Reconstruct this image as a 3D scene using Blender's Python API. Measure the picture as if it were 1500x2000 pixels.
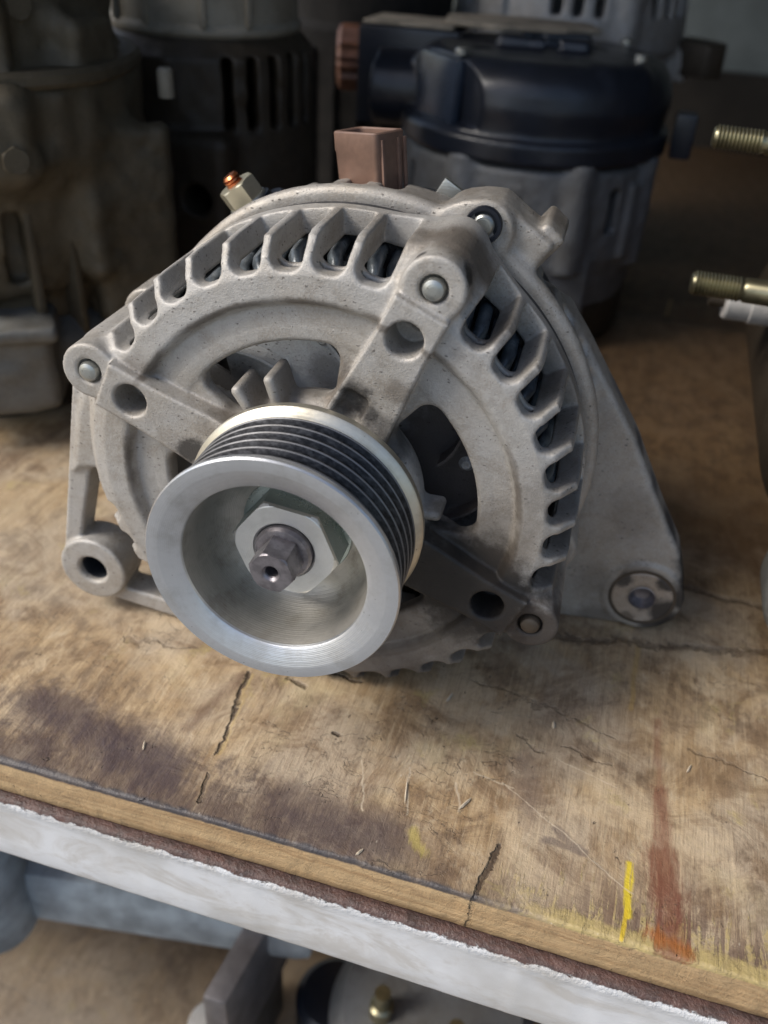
import bpy, bmesh, math, random
import numpy as np
from mathutils import Matrix, Vector
S = 0.001                       # everything below is written in millimetres
sc = bpy.context.scene
for o in list(bpy.data.objects): bpy.data.objects.remove(o)
COL = sc.collection
R_ = math.radians
random.seed(4); RNG = np.random.default_rng(4)

# ------------------------------------------------------------------ camera
cam = bpy.data.cameras.new('camera'); co = bpy.data.objects.new('camera', cam); COL.objects.link(co)
CAM = Matrix(((0.9582, -0.2003, 0.2041, 62.01*S), (0.2816, 0.5360, -0.7958, -174.81*S),
              (0.0500, 0.8201, 0.5701, 185.77*S), (0, 0, 0, 1)))
co.matrix_world = CAM
cam.sensor_fit = 'VERTICAL'; cam.sensor_height = 36; cam.lens = 31.58
cam.clip_start = 0.01; cam.clip_end = 400
cam.dof.use_dof = True; cam.dof.focus_distance = 0.208; cam.dof.aperture_fstop = 12.0
sc.camera = co
# ------------------------------------------------------------------ light
SUN_EL, SUN_AZ = R_(44), R_(240)       # azimuth clockwise from +Y
w = bpy.data.worlds.new("World"); sc.world = w; w.use_nodes = True
nt = w.node_tree; nt.nodes.clear()
sky = nt.nodes.new('ShaderNodeTexSky'); sky.sky_type = 'NISHITA'; sky.sun_disc = False
sky.sun_elevation = SUN_EL; sky.sun_rotation = SUN_AZ; sky.dust_density = 2.5; sky.air_density = 1.0
bg = nt.nodes.new('ShaderNodeBackground'); bg.inputs[1].default_value = 0.125
wo_ = nt.nodes.new('ShaderNodeOutputWorld')
nt.links.new(sky.outputs[0], bg.inputs[0]); nt.links.new(bg.outputs[0], wo_.inputs[0])
sl = bpy.data.lights.new('sun', 'SUN'); sl.energy = 2.1; sl.angle = R_(24); sl.color = (1, 0.965, 0.91)
so = bpy.data.objects.new('sun', sl); COL.objects.link(so)
sd = Vector((math.sin(SUN_AZ)*math.cos(SUN_EL), math.cos(SUN_AZ)*math.cos(SUN_EL), math.sin(SUN_EL)))
so.rotation_euler = sd.to_track_quat('Z', 'Y').to_euler()
sc.view_settings.view_transform = 'Standard'; sc.view_settings.look = 'None'
sc.view_settings.exposure = 0.52; sc.view_settings.gamma = 1.0
sc.render.engine = 'CYCLES'
sc.cycles.max_bounces = 8; sc.cycles.diffuse_bounces = 4; sc.cycles.glossy_bounces = 4

# ------------------------------------------------------------------ node helpers
class V:
    """wraps a socket so masks can be written as arithmetic"""
    def __init__(s, t, k): s.t = t; s.k = k
    def _m(s, op, *a, clamp=False):
        n = s.t.nodes.new('ShaderNodeMath'); n.operation = op; n.use_clamp = clamp
        for i, v in enumerate((s,)+a):
            if isinstance(v, V): s.t.links.new(v.k, n.inputs[i])
            else: n.inputs[i].default_value = v
        return V(s.t, n.outputs[0])
    def __add__(s, o): return s._m('ADD', o)
    __radd__ = __add__
    def __sub__(s, o): return s._m('SUBTRACT', o)
    def __rsub__(s, o): return (s*-1)+o
    def __mul__(s, o): return s._m('MULTIPLY', o)
    __rmul__ = __mul__
    def __truediv__(s, o): return s._m('DIVIDE', o)
    def abs(s): return s._m('ABSOLUTE')
    def mx(s, o): return s._m('MAXIMUM', o)
    def mn(s, o): return s._m('MINIMUM', o)
    def clamp(s): return s._m('ADD', 0.0, clamp=True)
    def sqrt(s): return s._m('SQRT')
    def step(s, a, b):          # smoothstep from a to b (a>b allowed)
        n = s.t.nodes.new('ShaderNodeMapRange'); n.interpolation_type = 'SMOOTHSTEP'
        s.t.links.new(s.k, n.inputs[0])
        if a <= b: v = (a, b, 0, 1)
        else: v = (b, a, 1, 0)
        for i, q in enumerate(v): n.inputs[i+1].default_value = q
        return V(s.t, n.outputs[0])

class Mat:
    def __init__(s, name, rough=0.5, metal=0.0, col=(0.5, 0.5, 0.5)):
        s.m = bpy.data.materials.new(name); s.m.use_nodes = True; s.t = s.m.node_tree; s.t.nodes.clear()
        s.out = s.t.nodes.new('ShaderNodeOutputMaterial'); s.b = s.t.nodes.new('ShaderNodeBsdfPrincipled')
        s.t.links.new(s.b.outputs[0], s.out.inputs[0])
        s.b.inputs['Roughness'].default_value = rough; s.b.inputs['Metallic'].default_value = metal
        s.b.inputs['Base Color'].default_value = (*col, 1)
        tc = s.t.nodes.new('ShaderNodeTexCoord'); mp = s.t.nodes.new('ShaderNodeMapping')
        mp.inputs['Scale'].default_value = (1/S,)*3; s.t.links.new(tc.outputs['Object'], mp.inputs[0])
        s.co = mp.outputs[0]
        sp = s.t.nodes.new('ShaderNodeSeparateXYZ'); s.t.links.new(s.co, sp.inputs[0])
        s.x, s.y, s.z = (V(s.t, sp.outputs[i]) for i in range(3))
        s.h = None
    def vec(s, scale=(1, 1, 1), off=(0, 0, 0), warp=0, wscale=.1):
        mp = s.t.nodes.new('ShaderNodeMapping'); mp.inputs['Scale'].default_value = scale; mp.inputs['Location'].default_value = off
        s.t.links.new(s.co, mp.inputs[0]); return mp.outputs[0]
    def noise(s, sc=1.0, det=4, rough=0.55, dist=0.0, stretch=(1, 1, 1), off=(0, 0, 0)):
        n = s.t.nodes.new('ShaderNodeTexNoise'); n.inputs['Scale'].default_value = sc; n.inputs['Detail'].default_value = det
        n.inputs['Roughness'].default_value = rough; n.inputs['Distortion'].default_value = dist
        s.t.links.new(s.vec(stretch, off), n.inputs['Vector']); return V(s.t, n.outputs[0])
    def voro(s, sc=1.0, stretch=(1, 1, 1), feat='F1', off=(0, 0, 0), rnd=1.0):
        n = s.t.nodes.new('ShaderNodeTexVoronoi'); n.feature = feat; n.inputs['Scale'].default_value = sc
        n.inputs['Randomness'].default_value = rnd
        s.t.links.new(s.vec(stretch, off), n.inputs['Vector']); return V(s.t, n.outputs['Distance'])
    def rgb(s, c):
        n = s.t.nodes.new('ShaderNodeRGB'); n.outputs[0].default_value = (*c, 1); return n.outputs[0]
    def mix(s, f, a, b):
        n = s.t.nodes.new('ShaderNodeMix'); n.data_type = 'RGBA'
        if isinstance(f, V): s.t.links.new(f.k, n.inputs[0])
        else: n.inputs[0].default_value = f
        for i, v in ((6, a), (7, b)):
            if isinstance(v, tuple): n.inputs[i].default_value = (*v, 1)
            else: s.t.links.new(v, n.inputs[i])
        return n.outputs[2]
    def color(s, c): s.t.links.new(c, s.b.inputs['Base Color']); return s
    def rough(s, v): s.t.links.new(v.clamp().k, s.b.inputs['Roughness']); return s
    def metal(s, v): s.t.links.new(v.clamp().k, s.b.inputs['Metallic']); return s
    def bump(s, h, dist=0.2, strength=1.0):
        n = s.t.nodes.new('ShaderNodeBump'); n.inputs['Distance'].default_value = dist*S; n.inputs['Strength'].default_value = strength
        s.t.links.new(h.k, n.inputs['Height'])
        if s.h: s.t.links.new(s.h, n.inputs['Normal'])
        s.h = n.outputs[0]; s.t.links.new(s.h, s.b.inputs['Normal']); return s
    def ball(s, p, r, soft=0.5, nz=None, amp=0):   # blob mask round a point
        d = ((s.x-p[0])*(s.x-p[0])+(s.y-p[1])*(s.y-p[1])+(s.z-p[2])*(s.z-p[2])).sqrt()
        if nz is not None: d = d+(nz-0.5)*amp
        return d.step(r, r*(1-soft))
    def seg(s, a, b, w, soft=0.5, nz=None, amp=0, wx=0):   # mask round a segment in xy
        ax, ay = a; dx, dy = b[0]-ax, b[1]-ay; L2 = dx*dx+dy*dy
        if not hasattr(s, 'w1'):
            s.w1 = s.noise(0.10, 3, 0.6, off=(11, 5, 2))-0.5; s.w2 = s.noise(0.10, 3, 0.6, off=(1, 25, 2))-0.5
            s.w3 = s.noise(0.22, 4, 0.6, off=(3, 15, 2))
        px, py = s.x-ax+s.w1*wx, s.y-ay+s.w2*wx
        w_in = w
        t = ((px*dx+py*dy)/L2).clamp()
        qx, qy = px-t*dx, py-t*dy
        d = (qx*qx+qy*qy).sqrt()
        if nz is not None: d = d+(nz-0.5)*amp
        return d.step(w, w*(1-soft))

# ------------------------------------------------------------------ object helpers
def link(name, me, parent=None, mats=(), smooth=True):
    o = bpy.data.objects.new(name, me); COL.objects.link(o)
    for m in mats: me.materials.append(m.m if isinstance(m, Mat) else m)
    if smooth: me.polygons.foreach_set('use_smooth', [True]*len(me.polygons))
    if parent: o.parent = parent
    return o
def raw(name, v, f, parent=None, mats=(), smooth=True):
    me = bpy.data.meshes.new(name); me.from_pydata([tuple(float(c)*S for c in p) for p in v], [], [tuple(map(int, q)) for q in f]); me.update()
    return link(name, me, parent, mats, smooth)
def raw_np(name, v, quads, parent=None, mats=(), smooth=True):
    me = bpy.data.meshes.new(name); v = np.asarray(v, np.float32)*S; quads = np.asarray(quads, np.int32)
    me.vertices.add(len(v)); me.vertices.foreach_set('co', v.ravel())
    me.loops.add(quads.size); me.loops.foreach_set('vertex_index', quads.ravel())
    me.polygons.add(len(quads)); me.polygons.foreach_set('loop_start', np.arange(0, quads.size, 4, dtype=np.int32))
    me.polygons.foreach_set('loop_total', np.full(len(quads), 4, np.int32)); me.update(calc_edges=True); me.validate()
    return link(name, me, parent, mats, smooth)
def bm_obj(name, bm, parent=None, mats=(), smooth=True, angle=None):
    me = bpy.data.meshes.new(name); bmesh.ops.recalc_face_normals(bm, faces=bm.faces)
    bm.to_mesh(me); bm.free(); o = link(name, me, parent, mats, smooth)
    if angle is not None: me.set_sharp_from_angle(angle=R_(angle))
    return o
def prof_lathe(name, prof, parent=None, mats=(), n=96, loc=(0, 0, 0), rot=None, angle=28, mod=None, close=False):
    """prof: (r, z) list in mm, revolved round z"""
    bm = bmesh.new(); rings = []
    for r, z in prof:
        if r < 1e-4: rings.append([bm.verts.new((0, 0, z*S))])
        else:
            rings.append([bm.verts.new(((r if mod is None else mod(r, z, 2*math.pi*i/n))*S*math.cos(2*math.pi*i/n),
                                        (r if mod is None else mod(r, z, 2*math.pi*i/n))*S*math.sin(2*math.pi*i/n), z*S)) for i in range(n)])
    if close: rings.append(rings[0])
    for a, b in zip(rings[:-1], rings[1:]):
        for i in range(n):
            j = (i+1) % n
            if len(a) == 1 and len(b) == 1: continue
            if len(a) == 1: q = [a[0], b[j], b[i]]
            elif len(b) == 1: q = [a[i], a[j], b[0]]
            else: q = [a[i], a[j], b[j], b[i]]
            try: bm.faces.new(q)
            except ValueError: pass
    o = bm_obj(name, bm, parent, mats, True, angle)
    o.location = [c*S for c in loc]
    if rot is not None: o.rotation_euler = rot
    return o
def box(name, a, b, parent=None, mats=(), bev=0.6, loc=(0, 0, 0), rot=None, seg=2, taper=1.0, jit=0):
    bm = bmesh.new(); bmesh.ops.create_cube(bm, size=1)
    for v in bm.verts:
        k = taper if v.co.z > 0 else 1
        v.co = Vector([((a[i]+b[i])/2+(b[i]-a[i])*v.co[i]*(k if i < 2 else 1)+random.uniform(-jit, jit))*S for i in range(3)])
    if bev: bmesh.ops.bevel(bm, geom=list(bm.edges), offset=bev*S, segments=seg, profile=0.6, affect='EDGES')
    o = bm_obj(name, bm, parent, mats, True, 35); o.location = [c*S for c in loc]
    if rot is not None: o.rotation_euler = rot
    return o
def prism(name, pts, z0, z1, parent=None, mats=(), bev=0.5, loc=(0, 0, 0), rot=None):
    bm = bmesh.new(); lo = [bm.verts.new((x*S, y*S, z0*S)) for x, y in pts]; hi = [bm.verts.new((x*S, y*S, z1*S)) for x, y in pts]
    n = len(pts); bm.faces.new(lo[::-1]); bm.faces.new(hi)
    for i in range(n): bm.faces.new([lo[i], lo[(i+1) % n], hi[(i+1) % n], hi[i]])
    if bev: bmesh.ops.bevel(bm, geom=list(bm.edges), offset=bev*S, segments=2, profile=0.6, affect='EDGES')
    o = bm_obj(name, bm, parent, mats, True, 35); o.location = [c*S for c in loc]
    if rot is not None: o.rotation_euler = rot
    return o
def tag(o, label=None, cat=None, group=None, kind=None):
    if label: o['label'] = label
    if cat: o['category'] = cat
    if group: o['group'] = group
    if kind: o['kind'] = kind
    return o
def thing(name, label, cat, loc=(0, 0, 0), mat=None, rz=0, group=None):
    o = bpy.data.objects.new(name, None); COL.objects.link(o); o.empty_display_size = 0.01
    if mat is not None: o.matrix_world = mat
    else: o.location = [c*S for c in loc]; o.rotation_euler = (0, 0, rz)
    return tag(o, label, cat, group)

# ------------------------------------------------------------------ distance fields -> meshes (castings)
def smin(a, b, k):
    h = np.clip(0.5+0.5*(b-a)/k, 0, 1); return b*(1-h)+a*h-k*h*(1-h)
def smax(a, b, k): return -smin(-a, -b, k)
class Vol:
    def __init__(s, lo, hi, h):
        s.lo = np.array(lo, float); s.h = h
        s.ax = [np.arange(lo[i], hi[i]+h, h, dtype=np.float32) for i in range(3)]
        s.F = np.full([len(a) for a in s.ax], 20., np.float32)
    def _r(s, bb):
        if bb is None: sl = tuple(slice(None) for _ in range(3))
        else:
            sl = []
            for i in range(3):
                a, b = np.searchsorted(s.ax[i], [bb[0][i], bb[1][i]]); sl.append(slice(max(a-1, 0), b+1))
            sl = tuple(sl)
        X = s.ax[0][sl[0]][:, None, None]; Y = s.ax[1][sl[1]][None, :, None]; Z = s.ax[2][sl[2]][None, None, :]
        return sl, X, Y, Z
    def add(s, f, bb=None, k=1.0):
        sl, X, Y, Z = s._r(bb)
        if s.F[sl].size: s.F[sl] = smin(s.F[sl], f(X, Y, Z), k)
    def cut(s, f, bb=None, k=0.8):
        sl, X, Y, Z = s._r(bb)
        if s.F[sl].size: s.F[sl] = smax(s.F[sl], -f(X, Y, Z), k)
    def grain(s, amp, cell):
        n = [max(2, int(d*s.h/cell)+2) for d in s.F.shape]
        G = RNG.normal(0, 1, n).astype(np.float32)
        idx = [np.linspace(0, n[i]-1.001, s.F.shape[i]) for i in range(3)]
        for ax in range(3):
            i0 = idx[ax].astype(int); t = (idx[ax]-i0).astype(np.float32); t = t*t*(3-2*t)
            sh = [1, 1, 1]; sh[ax] = -1; t = t.reshape(sh)
            G = np.take(G, i0, ax)*(1-t)+np.take(G, i0+1, ax)*t
        s.F += G*amp
    def mesh(s):
        F = s.F; F[0] = F[-1] = 5; F[:, 0] = F[:, -1] = 5; F[:, :, 0] = F[:, :, -1] = 5
        I = F < 0; n = F.shape
        c = [(i, j, k) for i in (0, 1) for j in (0, 1) for k in (0, 1)]
        sub = lambda A, o: A[o[0]:n[0]-1+o[0], o[1]:n[1]-1+o[1], o[2]:n[2]-1+o[2]]
        allin = sub(I, c[0]).copy(); anyin = allin.copy()
        for o in c[1:]: q = sub(I, o); allin &= q; anyin |= q
        act = np.argwhere(anyin & ~allin)
        vid = np.full([d-1 for d in n], -1, np.int32); vid[tuple(act.T)] = np.arange(len(act))
        vals = {o: F[act[:, 0]+o[0], act[:, 1]+o[1], act[:, 2]+o[2]] for o in c}
        P = np.zeros((len(act), 3)); N = np.zeros(len(act))
        for a in c:
            for ax in range(3):
                if a[ax]: continue
                b = list(a); b[ax] = 1; b = tuple(b); fa, fb = vals[a], vals[b]
                m = (fa < 0) != (fb < 0); t = np.where(m, fa/np.where(m, fa-fb, 1), 0)
                for d in range(3): P[:, d] += np.where(m, a[d]+(t if d == ax else 0), 0)
                N += m
        P = (P/N[:, None]+act)*s.h+s.lo
        Q = []
        for ax in range(3):
            u, v = (ax+1) % 3, (ax+2) % 3
            A = [slice(None)]*3; B = [slice(None)]*3; A[ax] = slice(0, -1); B[ax] = slice(1, None)
            a, b = I[tuple(A)], I[tuple(B)]; e = np.argwhere(a != b)
            e = e[(e[:, u] > 0) & (e[:, v] > 0) & (e[:, u] < n[u]-1) & (e[:, v] < n[v]-1)]
            ins = a[tuple(e.T)]
            def g(du, dv): q = e.copy(); q[:, u] += du; q[:, v] += dv; return vid[tuple(q.T)]
            q = np.stack([g(-1, -1), g(0, -1), g(0, 0), g(-1, 0)], 1); q[~ins] = q[~ins][:, ::-1]; Q.append(q)
        return P, np.concatenate(Q)
    def build(s, name, parent, mats): P, Q = s.mesh(); return raw_np(name, P, Q, parent, mats)
def L2(*a): return np.sqrt(sum(x*x for x in a))
def f_cyl(c, r, z0, z1, rr=0.6, ax=2):
    def f(X, Y, Z):
        p = [X-c[0], Y-c[1], Z-c[2]] if len(c) == 3 else [X-c[0], Y-c[1], Z]
        q = [p[i] for i in range(3) if i != ax]
        a = L2(*q)-(r-rr); b = np.abs(p[ax]-(z0+z1)/2)-((z1-z0)/2-rr)
        return np.minimum(np.maximum(a, b), 0)+L2(np.maximum(a, 0), np.maximum(b, 0))-rr
    return f
def f_rbox(th, u0, u1, hw, z0, z1, rr=1.0, c=(0, 0), fan=None):
    """box along direction th (deg); half width hw; fan: widening as u*hw/fan"""
    ct, st = math.cos(R_(th)), math.sin(R_(th))
    def f(X, Y, Z):
        u = (X-c[0])*ct+(Y-c[1])*st; v = -(X-c[0])*st+(Y-c[1])*ct
        if fan: v = v*fan/np.maximum(u, 5)
        a = np.abs(u-(u0+u1)/2)-((u1-u0)/2-rr); b = np.abs(v)-(hw-rr); d = np.abs(Z-(z0+z1)/2)-((z1-z0)/2-rr)
        return np.minimum(np.maximum(np.maximum(a, b), d), 0)+L2(np.maximum(a, 0), np.maximum(b, 0), np.maximum(d, 0))-rr
    return f
def f_box(a, b, rr=1.0):
    def f(X, Y, Z):
        q = [np.abs(P-(a[i]+b[i])/2)-((b[i]-a[i])/2-rr) for i, P in enumerate((X, Y, Z))]
        return np.minimum(np.maximum(np.maximum(q[0], q[1]), q[2]), 0)+L2(*[np.maximum(t, 0) for t in q])-rr
    return f
def f_cap(a, b, r0, r1, z0, z1, rr=0.6):      # tapered capsule in xy, extruded in z
    dx, dy = b[0]-a[0], b[1]-a[1]; l2 = dx*dx+dy*dy
    def f(X, Y, Z):
        t = np.clip(((X-a[0])*dx+(Y-a[1])*dy)/l2, 0, 1)
        d = L2(X-a[0]-t*dx, Y-a[1]-t*dy)-(r0+(r1-r0)*t)+rr
        e = np.abs(Z-(z0+z1)/2)-((z1-z0)/2-rr)
        return np.minimum(np.maximum(d, e), 0)+L2(np.maximum(d, 0), np.maximum(e, 0))-rr
    return f
def f_poly(pts, z0, z1, rr=1.0):
    n = len(pts)
    def f(X, Y, Z):
        X2, Y2 = X[:, :, 0], Y[:, :, 0]; sh = np.broadcast_shapes(X2.shape, Y2.shape)
        X2 = np.broadcast_to(X2, sh); Y2 = np.broadcast_to(Y2, sh)
        d = np.full(sh, 1e9); s = np.ones(sh)
        for i in range(n):
            (ax, ay), (bx, by) = pts[i], pts[i-1]
            ex, ey = bx-ax, by-ay; wx, wy = X2-ax, Y2-ay
            t = np.clip((wx*ex+wy*ey)/(ex*ex+ey*ey), 0, 1); d = np.minimum(d, (wx-ex*t)**2+(wy-ey*t)**2)
            c1 = Y2 >= ay; c2 = Y2 < by; c3 = ex*wy > ey*wx
            s = np.where((c1 & c2 & c3) | (~c1 & ~c2 & ~c3), -s, s)
        D = (s*np.sqrt(d)+rr)[:, :, None]; e = np.abs(Z-(z0+z1)/2)-((z1-z0)/2-rr)
        return np.minimum(np.maximum(D, e), 0)+L2(np.maximum(D, 0), np.maximum(e, 0))-rr
    return f
def f_sector(a0, a1, r0, r1, z0, z1, rr=2.0):      # annular sector (deg)
    am, ah = (a0+a1)/2, (a1-a0)/2
    def f(X, Y, Z):
        r = L2(X, Y); th = np.degrees(np.arctan2(Y, X)); th = (th-am+180) % 360-180
        a = np.abs(r-(r0+r1)/2)-((r1-r0)/2-rr); b = (np.abs(th)-ah)*math.pi/180*r+rr; d = np.abs(Z-(z0+z1)/2)-((z1-z0)/2)
        q = np.minimum(np.maximum(a, b), 0)+L2(np.maximum(a, 0), np.maximum(b, 0))-rr
        return np.maximum(q, d)
    return f
def f_rev(poly, hw, zlo, zhi, rmax=90):        # revolve a thick polyline (r, z)
    def f(X, Y, Z):
        r = L2(X, Y)[:, :, 0]; zz = Z.ravel(); rq = np.arange(0, rmax, 0.2)
        D = np.full((len(rq), len(zz)), 1e9)
        for (r0, z0, w0), (r1, z1, w1) in zip(poly[:-1], poly[1:]):
            dr, dz = r1-r0, z1-z0; t = np.clip(((rq[:, None]-r0)*dr+(zz[None]-z0)*dz)/(dr*dr+dz*dz), 0, 1)
            D = np.minimum(D, L2(rq[:, None]-r0-t*dr, zz[None]-z0-t*dz)-(w0+(w1-w0)*t))
        x = np.clip(r/0.2, 0, len(rq)-2); i = x.astype(int); t = (x-i)[:, :, None]
        return D[i]*(1-t)+D[i+1]*t
    return f

# ------------------------------------------------------------------ materials
def cast(name, base=(0.40, 0.385, 0.36), dark=(0.07, 0.06, 0.05), specks=0.75, grime=0.35, metal=0.35, rough=0.55, stains_shade=(), grain=1.0, ring=False):
    m = Mat(name, rough, metal)
    big = m.noise(0.035, 4, 0.6); mid = m.noise(0.22, 5, 0.65); fine = m.noise(1.7, 3, 0.6); pit = m.noise(0.75, 2, 0.5)
    c = m.mix(big.step(0.35, 0.7), tuple(base), tuple(b*f for b, f in zip(base, (0.86, 0.80, 0.72))))
    c = m.mix(m.noise(0.075, 5, 0.7, 0.8, off=(3, 13, 1)).step(0.48, 0.66)*0.45*grime/0.35 if grime < 0.5 else m.noise(0.075, 5, 0.7, 0.8).step(0.48, 0.66)*0.5, c, tuple(b*f for b, f in zip(base, (0.62, 0.55, 0.46))))
    c = m.mix(mid.step(0.5, 0.78)*grime, c, tuple(0.5*(a+b) for a, b in zip(base, dark)))
    c = m.mix(fine.step(0.35, 0.7)*0.35, c, tuple(min(1, b*1.28) for b in base))
    irr = (m.noise(1.3, 3, 0.7, off=(6, 6, 6))-0.5)*0.55
    sp = (m.voro(0.40, (1, 1.9, 1.3))+irr).step(0.22, 0.06)*m.noise(0.11, 3, 0.6).step(0.47, 0.55)
    sp2 = (m.voro(0.9, (1.5, 1, 1))+irr).step(0.20, 0.04)*m.noise(0.2, 2, 0.6, off=(9, 3, 1)).step(0.42, 0.55)
    spk = (sp.mx(sp2*0.8))*specks
    c = m.mix(spk, c, dark)
    rg = mid*0.25+(rough-0.12)
    G = None
    if ring:
        rr_ = (m.x*m.x+m.y*m.y).sqrt()
        k = (rr_+(mid-0.5)*1.6-49.9).abs().step(1.3, 0.3)*m.noise(0.06, 3, off=(5, 0, 0)).step(0.35, 0.6)
        c = m.mix(k*0.7, c, (0.10, 0.08, 0.06))
    for (p, r, soft, amp, s, col) in stains_shade:
        k = m.ball(p, r, soft, m.noise(0.16, 5, 0.7, off=(p[0], 0, 3)), amp)*s
        c = m.mix(k, c, col)
        if sum(col) < 0.12: G = k if G is None else G.mx(k)
    m.color(c); m.rough(rg+spk*0.2)
    mt = m.noise(0.5, 3, 0.6, off=(2, 2, 2)).step(0.3, 0.7)*(metal*0.7)+metal*0.6-spk*metal
    if G is not None: mt = mt*(1-G)
    m.metal(mt)
    m.bump(fine+m.noise(3.4, 2, 0.6)*0.6, 0.12*grain, 0.75); m.bump(m.noise(0.09, 3, 0.5), 0.2*grain, 0.3); m.bump(spk, 0.15, 0.5)
    return m
BLK = (0.018, 0.015, 0.013); BRN = (0.10, 0.075, 0.052)
def sp_(r, a, z): return (r*math.cos(R_(a)), r*math.sin(R_(a)), z)
M_front = cast('cast_aluminium_front', (0.41, 0.395, 0.37), ring=True, metal=0.4, rough=0.58, stains_shade=[
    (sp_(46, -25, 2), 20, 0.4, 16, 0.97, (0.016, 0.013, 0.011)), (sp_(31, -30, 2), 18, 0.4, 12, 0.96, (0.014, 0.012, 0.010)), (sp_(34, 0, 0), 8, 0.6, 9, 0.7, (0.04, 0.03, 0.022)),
    (sp_(64, -25, 0), 13, 0.5, 10, 0.92, (0.038, 0.028, 0.022)), (sp_(62, -12, -12), 14, 0.6, 10, 0.6, (0.07, 0.055, 0.042)), (sp_(60, 30, -20), 16, 0.6, 12, 0.5, (0.09, 0.072, 0.055)), (sp_(58, 10, -4), 15, 0.6, 12, 0.35, (0.10, 0.08, 0.06)), (sp_(56, 52, -8), 13, 0.6, 10, 0.55, (0.08, 0.062, 0.048)), (sp_(24, 45, 0), 9, 0.6, 8, 0.8, BLK), (sp_(28, 145, 2), 7, 0.7, 8, 0.6, BRN), (sp_(34, 84, -1), 5, 0.6, 6, 0.6, BRN), (sp_(33, -62, 0), 16, 0.6, 10, 0.6, (0.09, 0.07, 0.055)),
    ((8.5, 31, 3), 6.5, 0.6, 11, 0.9, BLK), ((13, 27, 3), 6, 0.6, 10, 0.85, BLK), ((4, 28, 1), 6, 0.6, 9, 0.7, BRN), ((17, 24, 4), 5.5, 0.6, 8, 0.6, BLK), ((20, 33, 5), 4, 0.7, 8, 0.5, BRN), ((-31, 9, 4), 5.5, 0.5, 9, 0.9, BLK),
    (sp_(66, 64, -10), 13, 0.5, 8, 0.75, BRN), (sp_(64, 75, -8), 9, 0.6, 8, 0.5, BRN), (sp_(68.5, 61, -1.0), 4.0, 0.4, 7, 0.95, BLK), (sp_(66.5, 72, 0), 2.2, 0.4, 4, 0.9, BLK), (sp_(68, 84, -16), 15, 0.7, 9, 0.4, BRN),
    (sp_(28, 110, -6), 15, 0.5, 8, 0.55, (0.12, 0.095, 0.07)), (sp_(52, 149, -1), 7, 0.7, 6, 0.55, BRN), (sp_(54, -72, -4), 30, 0.6, 14, 0.75, (0.08, 0.062, 0.05)),
    (sp_(55, -45, -4), 14, 0.6, 12, 0.5, (0.11, 0.09, 0.07)), (sp_(46, -4, 1), 13, 0.6, 12, 0.35, BRN)])
M_rear = cast('cast_aluminium_rear', (0.37, 0.35, 0.32), specks=0.8, metal=0.5, stains_shade=[
    ((102, -44, -51), 9, 0.5, 8, 0.95, BLK), ((101, -33, -52), 8.5, 0.5, 7, 0.95, BLK), ((94, -22, -53), 8, 0.5, 6, 0.9, (0.02, 0.022, 0.028)), ((88, -9, -53), 7.5, 0.5, 5, 0.85, (0.03, 0.035, 0.045)), ((81, 3, -53), 7, 0.5, 4, 0.8, (0.05, 0.058, 0.072)), ((96, -58, -49), 8, 0.5, 8, 0.9, BLK), ((76, -60, -49), 8, 0.6, 8, 0.6, BRN), ((80, -20, -48.5), 14, 0.8, 14, 0.35, BRN), ((74, -45, -48.5), 10, 0.8, 10, 0.35, BRN), ((-66, -26, -52), 30, 0.3, 8, 0.95, (0.02, 0.02, 0.022)), ((-60, -50, -52), 20, 0.3, 8, 0.9, (0.03, 0.025, 0.02)),  # last patches here paint shade on the plate behind the left opening
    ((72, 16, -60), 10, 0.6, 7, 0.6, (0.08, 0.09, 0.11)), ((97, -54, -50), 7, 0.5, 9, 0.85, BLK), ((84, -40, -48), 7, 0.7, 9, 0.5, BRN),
    ((20, 66, -50), 24, 0.6, 12, 0.4, BRN), ((44, 60, -48), 9, 0.6, 5, 0.5, BRN)])
def plain(name, col, rough=0.5, metal=0.0, bump=0.0, bs=1.0, var=0.2, vs=0.15):
    m = Mat(name, rough, metal)
    n = m.noise(vs, 4, 0.6)
    m.color(m.mix(n.step(0.35, 0.65), col, tuple(c*(1-var) for c in col)))
    m.rough(n*0.2+(rough-0.1))
    if bump: m.bump(m.noise(bs, 3, 0.6), bump, 0.8)
    return m
def zinc(name, col=(0.62, 0.635, 0.65), rough=0.30, dirt=0.35, rings=True):
    m = Mat(name, rough, 0.9)
    n = m.noise(0.12, 5, 0.65); f = m.noise(1.4, 3, 0.6)
    c = m.mix(n.step(0.42, 0.75)*dirt*2, col, tuple(a*b for a, b in zip(col, (0.62, 0.60, 0.56))))
    sp = m.voro(0.5).step(0.10, 0.05)*m.noise(0.1, 2, off=(4, 4, 4)).step(0.5, 0.6)
    c = m.mix(sp*0.8, c, (0.05, 0.045, 0.04))
    m.color(c); m.rough(n*0.3+(rough-0.13)+f*0.08); m.metal(n*-0.35+1.05)
    m.bump(f, 0.05, 0.6)
    rr_ = (m.x*m.x+m.y*m.y).sqrt()
    ln = (rr_*13+m.z*9)._m('SINE')*(n*0.8+0.3)+(rr_*4.1+m.z*5.3)._m('SINE')*0.5
    if rings: m.bump(ln, 0.011, 0.8)
    return m
M_pulley = zinc('zinc_plated_pulley')
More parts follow.
